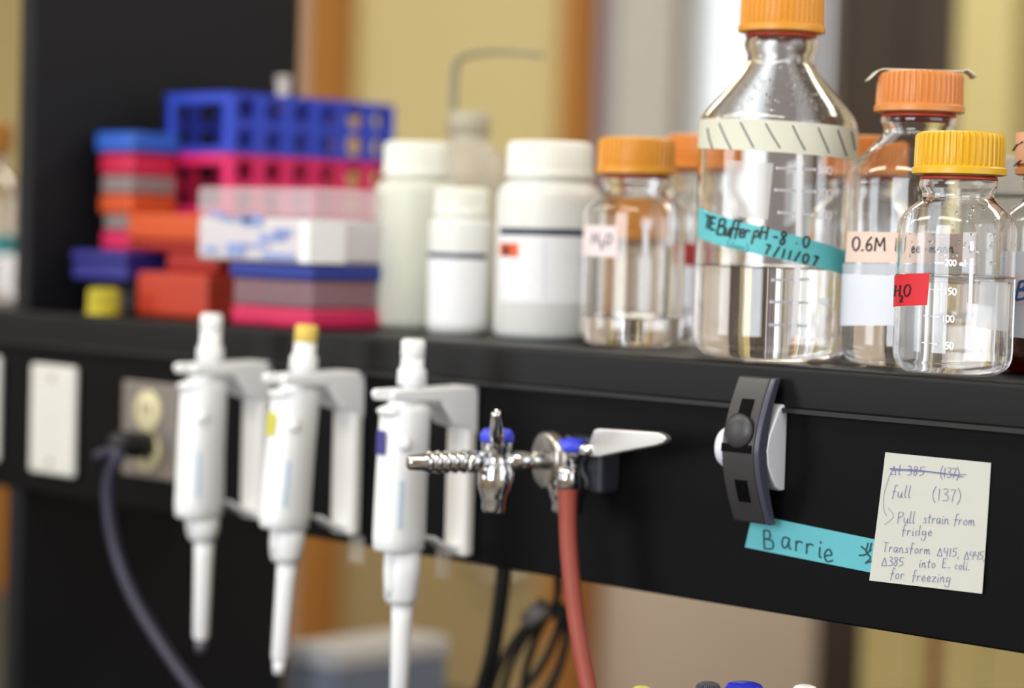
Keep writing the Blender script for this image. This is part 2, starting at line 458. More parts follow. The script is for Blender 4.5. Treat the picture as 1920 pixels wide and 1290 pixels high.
PZ = -0.1526     # bottom of the raceway
LZ = -0.0276     # underside of the shelf board
t = thing('reagent_shelf', 'long black reagent shelf with a raceway panel under its front edge', 'shelf', (0, 0, BZ))
z = -BZ
obj('shelf_board', B(-1.75, .92, -.004, .30, z + LZ, z), BLACK, t, bevel=.0035)
obj('edge_strip', B(-1.75, .92, -.0065, -.004, z + LZ - .0008, z + LZ + .002), mat('dull_grey_seam', '#1c1c1c', .5), t)
obj('raceway_panel', B(-1.75, .92, 0, .055, z + PZ, z + LZ), BLACKP, t, bevel=.0015)
obj('upright', B(-.591, -.571, .004, .30, z, z + .75), NAVYBLK, t, bevel=.0015)
g = B(-.591, -.571, .056, .30, 0, z + LZ); box(g, -.591, -.571, .002, .056, 0, z + PZ - .0005)
obj('upright', g, NAVYBLK, t)
obj('upright', B(.87, .89, .056, .30, 0, z + LZ), NAVYBLK, t, bevel=.0015)
SHELF = t

# ------------------------------------------------------------------ bottles
def bez(p0, p1, p2, p3, n):
    o = []
    for i in range(n + 1):
        t = i / n; a = (1 - t) ** 3; b = 3 * t * (1 - t) ** 2; c = 3 * t * t * (1 - t); d = t ** 3
        o.append((a * p0[0] + b * p1[0] + c * p2[0] + d * p3[0], a * p0[1] + b * p1[1] + c * p2[1] + d * p3[1]))
    return o
def screw_cap(rc, hc, ridges=44, seg_per=6):
    """ribbed screw cap with a plain flared skirt; z from 0"""
    bm = bmesh.new(); N = ridges * seg_per; rings = []
    sk = .0052
    prof = [(rc - .001, 0, 0), (rc + .0009, .0006, 0), (rc + .0009, sk - .0012, 0), (rc - .0004, sk, 0), (rc - .0010, sk + .0008, .9), (rc - .0014, hc - .0028, .9), (rc - .0022, hc - .001, .5), (rc - .0042, hc, 0)]
    for r, zz, amp in prof:
        ring = []
        for k in range(N):
            ph = (k % seg_per) / seg_per
            rr = r + amp * .0011 * (1 if 0.0 <= ph < .45 else -0.35)
            a = 2 * PI * k / N
            ring.append(bm.verts.new((rr * math.cos(a), rr * math.sin(a), zz)))
        rings.append(ring)
    for a, b in zip(rings, rings[1:]):
        for k in range(N): bm.faces.new((a[k], a[(k + 1) % N], b[(k + 1) % N], b[k]))
    bm.faces.new(rings[-1]); bm.faces.new(list(reversed(rings[0])))
    return bm
class Bottle:
    def __init__(s, label, X, Y, R, H, zc, zs, zn, rc, capm, level=None, group='orange-capped media bottles', conv=.55, conc=.35, seal=True, seg=96, liquid=WATER, bottom=.012):
        s.X, s.Y, s.R = X, Y, R
        s.t = thing('media_bottle', label, 'bottle', (X, Y, 0), group=group)
        rn = rc * .79
        outer = [(0, .0035), (R * .6, .0022), (R - bottom, .0004), (R - bottom + .001, 0.0003)]
        outer += [(R - bottom + bottom * math.sin(a), bottom - bottom * math.cos(a) + .0003) for a in [PI / 2 * k / 8 for k in range(1, 9)]]
        sh = bez((R, zs), (R, zs + conv * (zn - zs)), (rn + conc * (R - rn) * .5, zn - (1 - conv) * (zn - zs) * .55), (rn, zn), 14)
        outer += [(R, bottom + .002), (R, bottom + .006), (R, zs - .006), (R, zs - .002)]
        outer += sh
        top = zc + .006
        outer += [(rn, zn + (zc - zn) * .25), (rn + .0016, zn + (zc - zn) * .45), (rn + .0022, zn + (zc - zn) * .6), (rn + .0014, zn + (zc - zn) * .78), (rn - .0004, zc - .0005), (rn - .0004, top)]
        wt = .0020
        inner = [(max(r - wt, 0), zz) for r, zz in outer if zz > .006 and r > 0]
        inner = [(r, zz) for r, zz in inner if zz > bottom * .5]
        fl = .0058
        inner = [(0, fl), (R * .6, fl - .0004), (R - bottom - wt * .4, fl + .0002)] + inner
        s.inner = inner
        prof = outer + [(rn - .0004 - wt, top)] + list(reversed([p for p in inner if p[1] < top - .0002]))
        s.glass = obj('glass_body', lathe(prof, seg), GLASS, s.t, smooth=True)
        s.rn = rn
        cm = obj('screw_cap', screw_cap(rc, H - zc), capm, s.t, loc=(0, 0, zc)); sharp(cm, 35)
        if seal:
            obj('sealing_ring', lathe([(rn - .0032, zc - .0006), (rn + .0010, zc - .0006), (rn + .0018, zc - .0022), (rn + .0010, zc - .0030), (rn - .0003, zc - .0026), (rn - .0003, zc - .0014), (rn - .0032, zc - .0012)], seg, closed=True), mat('red_pouring_ring', '#b3402c', .4), s.t, smooth=True)
        s.cap = cm
        if level:
            e = .0003
            low = [(r + (e if r > 0 else 0), zz - e) for r, zz in inner if zz < level - .002]
            rl = low[-1][0]
            pr = low + [(rl, low[-1][1] + .0006), (rl, max(level - .0012, low[-1][1] + .0008)), (rl, level + .0002), (rl - .0004, level + .0012), (rl - .0014, level + .0004), (rl - .004, level), (rl * .5, level), (0, level)]
            s.liq = obj('liquid', lathe(pr, seg), liquid, s.t, smooth=True)
    def rad(s):
        return s.R
    def axes(s):
        d0 = Vector((CAM.x - s.X, CAM.y - s.Y, 0)).normalized()
        return d0, Vector((-d0.y, d0.x, 0))
    def pt(s, phi, z, lift=.0002, r=None):
        d0, rt = s.axes(); r = (r or s.R) + lift
        return Vector((s.X, s.Y, z)) + r * (math.cos(phi) * d0 + math.sin(phi) * rt)
    def hit(s, px, py, lift=.0002):
        """photo pixel onto the near side of the cylindrical wall"""
        d = ray(px, py); r = s.R + lift
        ox, oy = CAM.x - s.X, CAM.y - s.Y
        a = d.x ** 2 + d.y ** 2; b = ox * d.x + oy * d.y; c = ox * ox + oy * oy - r * r
        q = b * b - a * c
        tt = (-b - math.sqrt(max(q, 0))) / a
        p = CAM + d * tt
        return p
    def phi(s, px, py=600):
        p = s.hit(px, py); d0, rt = s.axes(); v = p - Vector((s.X, s.Y, p.z))
        return math.atan2(v.dot(rt), v.dot(d0))
    def band(s, name, m, ph0, ph1, ztop, zbot, lift=.0003, n=48, thick=.00015, nv=2):
        """a strip of tape or a label on the wall; ztop, zbot are functions of phi"""
        def fn(u, v):
            ph = ph0 + (ph1 - ph0) * u
            zz = zbot(ph) + (ztop(ph) - zbot(ph)) * v
            return s.pt(ph, zz, lift) - Vector((s.X, s.Y, 0))
        o = obj(name, sheet(fn, n, nv), m, s.t, smooth=True)
        return o
    def ink(s, name, strokes, width, m, parent=None, lift=.0005):
        return inkobj(name, strokes, width, lambda px, py, l: s.hit(px, py, lift + l), m, parent or s.t)
    def patch(s, name, m, quad, lift=.0003, n=16):
        """label whose four photo corners TL TR BR BL lie on the wall"""
        ph = [s.phi(*q) for q in quad]; zz = [s.hit(*q).z for q in quad]
        def fn(u, v):
            pa = ph[0] + (ph[1] - ph[0]) * u; pb = ph[3] + (ph[2] - ph[3]) * u
            za = zz[0] + (zz[1] - zz[0]) * u; zb = zz[3] + (zz[2] - zz[3]) * u
            p = pb + (pa - pb) * v; q = zb + (za - zb) * v
            return s.pt(p, q, lift) - Vector((s.X, s.Y, 0))
        return obj(name, sheet(fn, n, 3), m, s.t, smooth=True)

ORANGE = mat('orange_cap_plastic', '#df9a34', .38, var=.03, scale=40, sss=.05)
ORANGER = mat('deep_orange_cap_plastic', '#d98c4a', .38, var=.03, sss=.05)
YELLOW = mat('yellow_cap_plastic', '#e2b126', .36, var=.03, sss=.05)
TEAL = mat('teal_lab_tape', '#62c3cb', .55, var=.03, scale=200)
PEACH = mat('peach_lab_tape', '#efd3c6', .6, var=.03, scale=200)
PINKW = mat('pale_pink_tape', '#f3e2e4', .6, var=.03)
REDT = mat('red_lab_tape', '#d5232f', .55, var=.04, scale=200)
MASK = mat('cream_autoclave_tape', '#dcdccb', .65, var=.06, scale=60)

def place(px, py, Y):
    p = at(px, py, Y); return p.x

# 250 ml bottle, nearest, yellow cap
X = place(1784, 704, .031)
b = Bottle('small glass bottle with yellow ribbed cap and red flag of tape', X, .031, .0350, .1425, .1172, .084, .104, .0266, YELLOW, level=.0575, conv=.6, conc=.3, group=None)
B250 = b
b.patch('red_tape_flag', REDT, ((1673, 517), (1744, 512), (1739, 572), (1674, 576)), .0005)
b.ink('handwriting', write('H', 1675, 556, 24, -.02, .1, .5) + write('2', 1686, 566, 13) + write('0', 1693, 556, 26, 0, .12), 2.6, MARKER, lift=.0009)
st = [[(1822, 452), (1822, 470)], [(1822, 484), (1816, 652)]]
st += [[(1738, 542), (1765, 543)], [(1732, 592), (1762, 594)], [(1728, 642), (1758, 645)], [(1752, 492), (1770, 493)]]
ticks = st[2:]
b.ink('printed_scale', [st[0], st[1]], 7.5, PRINT, lift=.0002); b.ink('scale_markings', ticks, 2.2, PRINT, lift=.0002)
b.ink('scale_lettering', write('150', 1772, 553, 15, .03) + write('100', 1768, 604, 15, .03) + write('50', 1772, 655, 15, .03) + write('200 ml', 1772, 498, 13, .03), 2.8, PRINT, lift=.0002)
b.patch('white_writing_patch', mat('frosted_white_patch', '#e6e8ec', .7, see=.4), ((1838, 528), (1890, 530), (1889, 622), (1830, 614)), .0002)

# 500 ml bottle
X = place(1706, 686, .085)
b = Bottle('middle-sized glass bottle with orange cap and torn tape ends sticking out on top', X, .085, .0438, .1835, .1580, .112, .146, .0272, ORANGER, level=.0535, conv=.5, conc=.35, group=None)
B500 = b
b.patch('peach_tape', PEACH, ((1589, 434), (1836, 440), (1836, 494), (1585, 492)), .0004)
b.ink('handwriting', write('0.6M', 1597, 470, 30, .02, .05, 1.0) + write('1', 1676, 471, 30, .02, .05) + write('ee', 1700, 474, 24) + write('mann', 1740, 474, 22), 2.8, MARKER, lift=.0008)
b.patch('white_paper_label', mat('blueish_white_label', '#e3e8f4', .6), ((1574, 513), (1700, 517), (1700, 610), (1574, 611)), .0005)
b.patch('clear_tape_strip', mat('matte_clear_tape', '#d3d8e2', .6, see=.3), ((1580, 494), (1836, 496), (1836, 516), (1580, 514)), .0003)
tp = [(0, 0)]
# torn tape laid over the cap, both ends curling up past the rim
zt = .1835
ca, sa = math.cos(TH), math.sin(TH)
def tapefn(u, v):
    a = (u - .5) * 2; x = a * .0330; w = (v - .5) * .017
    zz = .0004 + (-.20 * max(0, abs(a) - .80) ** 1.0 * .17 if a < 0 else (.0012 * math.sin(max(0, a - .74) * 14) - max(0, a - .86) * .02))
    return (x * ca - w * sa, x * sa + w * ca, zt + zz)
solid(obj('tape_over_cap', sheet(tapefn, 24, 3), MASK, b.t, smooth=True), .0008, 1)

# 1 litre bottle
X = place(1444, 674, .064)
b = Bottle('largest glass bottle with orange cap, teal tape and striped white tape', X, .064, .0508, .2365, .2095, .150, .191, .0272, ORANGE, level=.0585, conv=.22, conc=.6, group=None, seg=128, bottom=.014)
B1000 = b
# striped autoclave tape
z_a = b.hit(1440, 224).z; z_b = b.hit(1440, 282).z
zl, zr = b.hit(1330, 229).z, b.hit(1590, 247).z
ph_l, ph_r = b.phi(1330, 260), b.phi(1590, 260)
sl = (zr - zl) / (ph_r - ph_l) * 1.0
ztop = lambda p: z_a + 0 * p
o = b.band('striped_tape', MASK, -1.75, 1.75, lambda p: min(z_a - .0005 - .0018 * p, .1525), lambda p: z_b - .001 - .0022 * p, .0004, 72)
strk = [[(1326, 240), (1330, 262), (1336, 280)], [(1348, 231), (1359, 257), (1371, 281)], [(1388, 229), (1401, 254), (1413, 277)], [(1435, 231), (1449, 256), (1463, 278)], [(1486, 235), (1498, 260), (1510, 282)], [(1534, 239), (1545, 264), (1555, 287)], [(1571, 244), (1580, 270), (1588, 293)], [(1597, 246), (1601, 264), (1604, 282)]]
b.ink('stripes', strk, 2.6, mat('dark_stripe_ink', '#40444a', .6), lift=.0007)
# teal tape
zT = lambda p: None
pl, pr_ = b.phi(1330, 420), b.phi(1575, 480)
t0, t1 = b.hit(1330, 397).z, b.hit(1575, 468).z
u0, u1 = b.hit(1330, 453).z, b.hit(1575, 513).z
ftop = lambda p: t0 + (t1 - t0) * (p - pl) / (pr_ - pl)
fbot = lambda p: u0 + (u1 - u0) * (p - pl) / (pr_ - pl)
b.band('teal_tape', TEAL, pl - .35, pr_ + .32, ftop, fbot, .0005, 64)
wr = write('TE', 1319, 428, 28, .2, .12, .62) + write('Buffer', 1342, 439, 33, .14, .18, .6)
b.ink('handwriting', wr + write('pH', 1410, 446, 29, .12, .2, .85) + write('-8', 1446, 455, 28, .2, .15, 1.0) + write('.', 1492, 457, 18) + write('0', 1504, 463, 25, .2, .15) + write('7/11/07', 1432, 476, 22, .24, .22, 1.5), 3.8, MARKER, lift=.0009)
b.ink('faint_handwriting', write('(depc)', 1362, 464, 15, .18, .1), 1.8, mat('faded_ink', '#4e9aa2', .6), lift=.0009)
b.ink('printed_scale', [[(1499, 285), (1497, 450)], [(1496, 497), (1488, 630)]], 11, PRINT, lift=.0002)
b.ink('scale_markings', [[(1455, 315), (1530, 318)], [(1452, 356), (1530, 360)], [(1458, 398), (1526, 403)], [(1446, 525), (1520, 524)], [(1443, 566), (1518, 568)], [(1442, 609), (1515, 611)]], 5, PRINT, lift=.0002)
b.ink('scale_lettering', write('800', 1533, 326, 17, .05) + write('700', 1533, 369, 17, .05) + write('600', 1532, 410, 17, .05) + write('400', 1534, 573, 17, .05), 2.8, PRINT, lift=.0002)
b.patch('white_writing_patch', mat('worn_white_print', '#dddcdc', .7, see=.45), ((1362, 300), (1450, 306), (1440, 412), (1362, 404)), .0002)

# 250 ml bottle marked H2O
X = place(1182, 650, .0825)
b = Bottle('glass bottle with orange cap and a pale pink water label', X, .0825, .0355, .1445, .1190, .090, .107, .0270, ORANGE, level=.0205, conv=.6, conc=.3, group=None)
BH = b
b.patch('pale_pink_tape', PINKW, ((1095, 422), (1159, 424), (1158, 483), (1092, 478)), .0004)
b.ink('handwriting', write('H', 1108, 458, 26, .04, .15, .8) + write('2', 1124, 467, 15) + write('0', 1133, 460, 25, 0, .15), 2.8, mat('grey_marker', '#55586a', .6), lift=.0008)
b.ink('printed_scale', [[(1211, 418), (1209, 580)]], 11, PRINT, lift=.0002)

# droplets of condensation inside the shoulders
def condense(b, n, z0, z1, smax, seed):
    rnd = random.Random(seed); bm = bmesh.new(); prof = [p for p in b.inner if p[0] > 0]
    for _ in range(n):
        zz = rnd.uniform(z0, z1); r = None
        for (ra, za_), (rb, zb__) in zip(prof, prof[1:]):
            if za_ <= zz <= zb__: r = ra + (rb - ra) * ((zz - za_) / max(1e-6, zb__ - za_)); break
        if r is None: continue
        a = rnd.uniform(0, 2 * PI); sz = smax * rnd.uniform(.35, 1) ** 1.5
        mtx = Matrix.Translation(((r - .0001) * math.cos(a), (r - .0001) * math.sin(a), zz)) @ Matrix.Rotation(a, 4, 'Z') @ Matrix.Diagonal((.35, 1, rnd.uniform(1, 1.6), 1))
        bmesh.ops.create_icosphere(bm, subdivisions=1, radius=sz, matrix=mtx)
    o = obj('condensation', bm, WATER, b.t, smooth=True); o['kind'] = 'stuff'
condense(B250, 150, .066, .104, .0011, 3)
condense(B1000, 260, .152, .186, .0010, 5)
# bottles behind
X = place(1306, 640, .205)
b = Bottle('half-hidden orange-capped bottle with red label directly behind the pink-labelled bottle', X, .205, .0355, .1530, .1275, .092, .114, .0275, mat('amber_cap_plastic', '#e08a2e', .4), level=.070, group=None, seg=64)
b.patch('red_label', mat('faded_red_label', '#c63c46', .6), ((1282, 455), (1307, 456), (1306, 500), (1282, 498)), .0003)
X = place(1204, 640, .245)
b = Bottle('short orange-capped bottle with yellow label seen through the pink-labelled bottle', X, .245, .0290, .1010, .0745, .055, .066, .0270, ORANGE, level=.018, group=None, seg=64)
b.patch('yellow_label', mat('yellow_label_paper', '#dcd23a', .6), ((1216, 512), (1250, 512), (1250, 572), (1216, 572)), .0003)
X = place(1613, 640, .176)
b = Bottle('orange-capped bottle standing behind and between the two larger bottles', X, .176, .0365, .1490, .1215, .090, .110, .0272, mat('amber_cap_plastic', '#e08a2e', .4), level=.03, group=None, seg=64)
# right-hand edge bottle
X = place(1976, 700, .112)
b = Bottle('glass bottle of brown liquid with orange cap under scribbled peach tape', X, .112, .0360, .1450, .1200, .088, .107, .0270, ORANGER, level=.026, group=None, liquid=glassmat('brown_liquid', '#8a3a20', 1.33))
b.patch('white_paper_label', mat('blueish_white_label', '#e3e8f4', .6), ((1885, 470), (1990, 474), (1990, 640), (1885, 630)), .0003)
b.patch('pale_pink_tape', PINKW, ((1890, 512), (1990, 516), (1990, 574), (1890, 570)), .0006)
b.ink('handwriting', write('R', 1903, 562, 38) if 'R' in GL else write('B', 1902, 562, 38, 0, .2) + write('b', 1926, 562, 38), 5, mat('blue_marker', '#2f67ad', .6), lift=.0011)
# tape cap cover with marks
pch = mat('peach_tape_on_cap', '#eab08c', .6, var=.05)
rr = .0282
d0, rt = b.axes()
def cfn(u, v):
    ph = -1.5 + 3.0 * u
    q = rr * (math.cos(ph) * d0 + math.sin(ph) * rt); return (q.x, q.y, .1268 + .0190 * v)
obj('peach_tape', sheet(cfn, 40, 2), pch, b.t, smooth=True)
def chit(px, py, l):
    R0 = b.R; b.R = rr; p = b.hit(px, py, .0003 + l); b.R = R0; return p
inkobj('marker_line', [[(1899, 283), (1906, 272), (1918, 266)], [(1901, 312), (1910, 304), (1930, 290)]], 3.5, chit, MARKER, b.t)

# ------------------------------------------------------------------ white plastic bottles
HD = mat('natural_white_plastic', '#eceee0', .4, var=.02, scale=20, see=.18, sss=.0)
HDW = mat('white_bottle_plastic', '#f1f2ee', .4, var=.02, scale=20, see=.08)
POW = mat('grey_white_powder', '#a9aa98', .9, var=.08, scale=60)
CAPW = mat('white_cap_plastic', '#f3f4ec', .45, var=.02)
NAVY = mat('navy_label_stripe', '#1a2740', .5)
def jar(label, px, pyb, Y, R, H, zsh, zneck, rneck, rcap, zcap, fill, bodym):
    X = place(px, pyb, Y)
    t = thing('plastic_bottle', label, 'bottle', (X, Y, .0004))
    pr = [(0, 0.001), (R * .8, 0), (R * .93, .0015), (R, .006), (R, zsh)] + bez((R, zsh), (R, zsh + .55 * (zneck - zsh)), (rneck + .3 * (R - rneck), zneck), (rneck, zneck), 10)[1:] + [(rneck, zcap), (0, zcap)]
    obj('body', lathe(pr, 64), bodym, t, smooth=True)
    obj('contents', lathe([(0, .002), (R * .9, .003), (R - .0015, .007), (R - .0015, fill), (0, fill + .001)], 48), POW, t, smooth=True)
    cp = screw_cap(rcap, H - zcap, 60, 4); c = obj('screw_cap', cp, CAPW, t, loc=(0, 0, zcap)); sharp(c, 35)
    b = Bottle.__new__(Bottle); b.X, b.Y, b.R, b.t = X, Y, R, t
    return b
Y = .117
b = jar('tall natural white plastic bottle without a label beside the coloured racks', 773, 615, Y, .0318, .1450, .1060, .1155, .0240, .0258, .1180, .030, HD)
Y = .0856
b = jar('smallest white plastic bottle with a thin navy line above its label', 860, 625, Y, .0243, .1090, .0800, .0870, .0190, .0205, .0880, .006, HDW)
b.patch('paper_label', LBL, ((803, 470), (911, 474), (909, 612), (803, 606)), .0003)
b.patch('navy_stripe', NAVY, ((803, 473), (911, 477), (911, 487), (803, 483)), .0006)
b.ink('printed_lines', [[(868, 517), (905, 519)], [(872, 530), (905, 532)]], 2.5, mat('pale_blue_print', '#b9c2dc', .6), lift=.0006)
Y = .100
b = jar('wide white plastic bottle with navy line and orange hazard square on its label', 1021, 636, Y, .0378, .1430, .1010, .1140, .0285, .0312, .1165, .026, HDW)
b.patch('paper_label', LBL, ((938, 428), (1092, 431), (1090, 570), (938, 566)), .0003)
b.patch('navy_stripe', NAVY, ((938, 428), (1092, 431), (1092, 444), (938, 441)), .0006)
b.patch('hazard_square', mat('orange_hazard_print', '#e2622c', .6), ((938, 456), (972, 457), (972, 483), (938, 481)), .0006)
b.ink('hazard_symbol', [[(946, 460), (946, 479)], [(951, 462), (951, 478)]], 5, MARKER, lift=.0008)
b.ink('printed_lines', [[(1060, 478), (1086, 479)], [(1060, 490), (1086, 491)], [(945, 505), (1000, 506)], [(945, 522), (1005, 523)], [(945, 538), (996, 539)], [(1021, 450), (1020, 560)]], 1.8, mat('pale_blue_print', '#b9c2dc', .6), lift=.0006)

# ------------------------------------------------------------------ wash bottle with bent tube
Y = .238
X = place(868, 600, Y)
t = thing('wash_bottle', 'grey translucent wash bottle with a bent spout behind the white bottles', 'wash bottle', (X, Y, .0004))
FROST = mat('frosted_plastic', '#d9d2c4', .28, var=.02, see=.38)
R = .0405
zt = zat(868, 215, Y)
zs = zat(868, 340, Y)
zw = [zat(868, q, Y) for q in (352, 318, 282, 272, 264)]
obj('body', lathe([(0, .001), (R * .85, 0), (R, .006), (R, zw[0])] + bez((R, zw[0]), (R * .98, zw[1]), (.031, zw[2]), (.0175, zw[3]), 14)[1:] + [(.0165, zw[4]), (.0160, zt - .002), (0, zt - .002)], 64), FROST, t, smooth=True)
obj('screw_cap', lathe([(.0165, zat(868, 255, Y)), (.0178, zat(868, 255, Y)), (.0178, zt), (.0160, zt + .002), (.004, zt + .002), (0, zt + .002)], 48), mat('greyish_clear_cap', '#cfc8b0', .35, see=.35), t, smooth=True)
p0 = at(851, 220, Y); p1 = at(852, 150, Y); p2 = at(858, 118, Y); p3 = at(880, 104, Y + .003); p4 = at(940, 98, Y + .012); p5 = at(1018, 104, Y + .02)
off = Vector((X, Y, 0))
p0 = Vector((p1.x, Y, zt - .02))
obj('spout_tube', tube(spline([q - off for q in (p0, p1, p2, p3, p4, p5)], 10), lambda u: .0036 - .0016 * u), mat('smoky_tube', '#8f8874', .3, see=.12), t, smooth=True)

# ------------------------------------------------------------------ racks and tip boxes
def plate(nu, nv, pu, pv, rad, fn, bm, seg=20):
    """perforated plate: nu x nv cells of pu x pv with round holes; fn maps (u,v) to a point"""
    for i in range(nu):
        for j in range(nv):
            cu, cv = (i + .5) * pu, (j + .5) * pv
            sq = []; ci = []
            for k in range(seg):
                a = 2 * PI * (k + .5) / seg; c, s = math.cos(a), math.sin(a)
                m = max(abs(c), abs(s)); sq.append((cu + c / m * pu / 2, cv + s / m * pv / 2)); ci.append((cu + c * rad, cv + s * rad))
            A = [bm.verts.new(fn(*p)) for p in sq]; C_ = [bm.verts.new(fn(*p)) for p in ci]
            for k in range(seg): bm.faces.new((A[k], A[(k + 1) % seg], C_[(k + 1) % seg], C_[k]))
    bmesh.ops.remove_doubles(bm, verts=bm.verts[:], dist=1e-6)
    return bm
def tube_rack(label, X, Y, Z, W, L, H, m):
    t = thing('tube_rack', label, 'tube rack', (X, Y, Z))
    th = .003
    for x in (0, -W + th):
        bm = plate(6, 2, L / 6, H / 2, .0098, lambda u, v: (x, u, v), bmesh.new())
        o = obj('perforated_side', bm, m, t); s = o.modifiers.new('thickness', 'SOLIDIFY'); s.thickness = th; s.offset = 0
    bm = plate(3, 7, W / 3, L / 7, .0085, lambda u, v: (-W + u, v, H), bmesh.new())
    o = obj('perforated_top', bm, m, t); s = o.modifiers.new('thickness', 'SOLIDIFY'); s.thickness = th; s.offset = 0
    for y in (0, L - .008):
        bm = B(-W, -W + .012, y, y + .008, 0, H); box(bm, -.012, 0, y, y + .008, 0, H); box(bm, -W + .012, -.012, y, y + .008, H - .008, H); box(bm, -W + .012, -.012, y, y + .008, 0, .006)
        obj('end_frame', bm, m, t, bevel=.0015)
    return t
RBLUE = mat('blue_rack_plastic', '#2b46c4', .42, var=.03)
RPINK = mat('pink_rack_plastic', '#d8246a', .42, var=.03)
Yr = .108
c1 = at(432, 300, Yr); c0 = at(306, 300, Yr)
Wr = c1.x - c0.x
zb0 = zat(432, 287, Yr); zb1 = zat(432, 170, Yr)
Hr = zb1 - zb0 - .0022
OZ = zb0 - Hr - .0018
tube_rack('blue perforated tube rack lying on top of the pink rack', c1.x, Yr, zb0, Wr, .186, Hr, RBLUE)
tube_rack('pink perforated tube rack between the blue rack and the orange boxes', c1.x, Yr, OZ, Wr, .186, Hr, RPINK)
# microtube standing in the blue rack
p = at(531, 165, Yr + .085)
t = thing('microtube', 'clear plastic microtube standing up out of the blue rack', 'tube', (p.x, Yr + .085, zb1 - .012))
TUB = mat('clear_tube_plastic', '#e7dfd6', .3, see=.3)
obj('tube_body', lathe([(0, 0), (.005, 0), (.0055, .012), (.006, .026), (0, .026)], 32), TUB, t, smooth=True)
obj('tube_lid', lathe([(0, .0262), (.0072, .0262), (.0072, .0302), (.005, .0312), (0, .0312)], 32), TUB, t, smooth=True)
def tbox(name, label, cat, pxl, pxr, Yf, z0, z1, depth, parts, py=500):
    """stackable box: parts = [(name, f0, f1, inset, material)] fractions of its height"""
    a, c = at(pxl, py, Yf), at(pxr, py, Yf)
    W = c.x - a.x
    t = thing(name, label, cat, ((a.x + c.x) / 2, Yf + depth / 2, z0))
    for nm, f0, f1, ins, m in parts:
        h = z1 - z0
        obj(nm, B(-W / 2 + ins, W / 2 - ins, -depth / 2 + ins, depth / 2 - ins, h * f0 + (.0002 if f0 else 0), h * f1 - .0002), m, t, bevel=.004)
    return t
ORB = mat('orange_red_box', '#bd3a22', .45, var=.04)
REDB = mat('red_box_plastic', '#a01c12', .45, var=.04)
NVB = mat('indigo_box_plastic', '#2c2a82', .45, var=.04)
LBLUE = mat('light_blue_lid', '#2f62c8', .4)
CRIM = mat('crimson_tray', '#c81f48', .42)
SMOK = mat('smoky_clear_plastic', '#a99c9c', .3, see=.35)
ORT = mat('orange_tray', '#cf5222', .42)
BLUD = mat('deep_blue_tray', '#1f3690', .42)
PNKB = mat('magenta_tray', '#cf1f58', .42)
BBOX = mat('black_box_plastic', '#1b1b1d', .5)
# orange boxes under the racks
OZ2 = OZ - .0005
za = .0365; zc2 = .0535
xl, xr = at(254, 540, .040).x, at(388, 540, .040).x
xm = at(314, 500, .052).x
t = thing('storage_box', 'orange-red box standing on the shelf at the bottom of the racks', 'box', (xl, .040, .0004))
obj('base', B(0, xr - xl, 0, .225, 0, za), ORB, t, bevel=.004)
obj('lid', B(xm - xl, xr - xl - .001, .010, .222, za + .0003, zc2 - .0008), REDB, t, bevel=.003)
xl, xr = at(236, 450, .050).x, at(374, 450, .050).x
t = thing('storage_box', 'orange box between the pink rack and the lower orange-red box', 'box', (xl, .050, zc2))
obj('base', B(.001, xr - xl - .001, .001, .229, 0, .0085), REDB, t, bevel=.003)
obj('lid', B(0, xr - xl, 0, .230, .0088, OZ2 - zc2), ORT, t, bevel=.004)
xo = xl
# stack at the far left
xn = at(131, 500, .030).x
n0, n1 = .0275, .0530
def stack(label, x0, x1, Yf, dep, z0, z1, parts, cat='tip box', name='tip_box'):
    t = thing(name, label, cat, ((x0 + x1) / 2, Yf + dep / 2, z0)); W = (x1 - x0) / 2; h = z1 - z0
    for nm, f0, f1, ins, m in parts:
        obj(nm, B(-W + ins, W - ins, -dep / 2 + ins, dep / 2 - ins, h * f0 + (.0003 if f0 else 0), h * f1 - .0003), m, t, bevel=.003)
xnr = at(240, 500, .030).x - .004
stack('black box carrying the indigo box beside the end panel', xn + .014, xnr - .002, .040, .07, .0004, n0, [('base', 0, .75, 0, BBOX), ('lid', .75, 1, .0005, BBOX)], 'box', 'storage_box')
stack('indigo tip box at the bottom of the far stack', xn, xnr, .030, .09, n0, n1, [('base', 0, .6, .001, NVB), ('lid', .6, 1, 0, NVB)])
xs1 = xo - .003
zz = [zat(240, q, .056) for q in (466, 402, 328, 246)]
zz[0] = n1
xs0 = at(178, 300, .056).x
stack('tip box with magenta base and smoky lid lying on the indigo box', xs0 + .010, xs1, .056, .05, zz[0], zz[1], [('base', 0, .55, 0, PNKB), ('lid', .55, 1, .0015, SMOK)])
stack('tip box with orange base and smoky lid in the middle of the far stack', xs0 + .006, xs1, .056, .05, zz[1], zz[2], [('base', 0, .52, 0, ORT), ('lid', .52, 1, .001, SMOK)])
stack('tip box with crimson base and light blue lid topping the far stack', xs0, xs1 + .0015, .055, .052, zz[2], zz[3], [('base', 0, .52, .003, CRIM), ('lid', .52, 1, 0, LBLUE)])
# yellow cap
p = at(195, 548, .012)
t = thing('yellow_cap', 'small yellow screw cap lying in front of the black box', 'cap', (p.x, .012, .0003))
c = obj('cap_shell', screw_cap(.0135, .022, 30, 4), mat('dull_yellow_plastic', '#c2b32e', .45), t); sharp(c, 35)
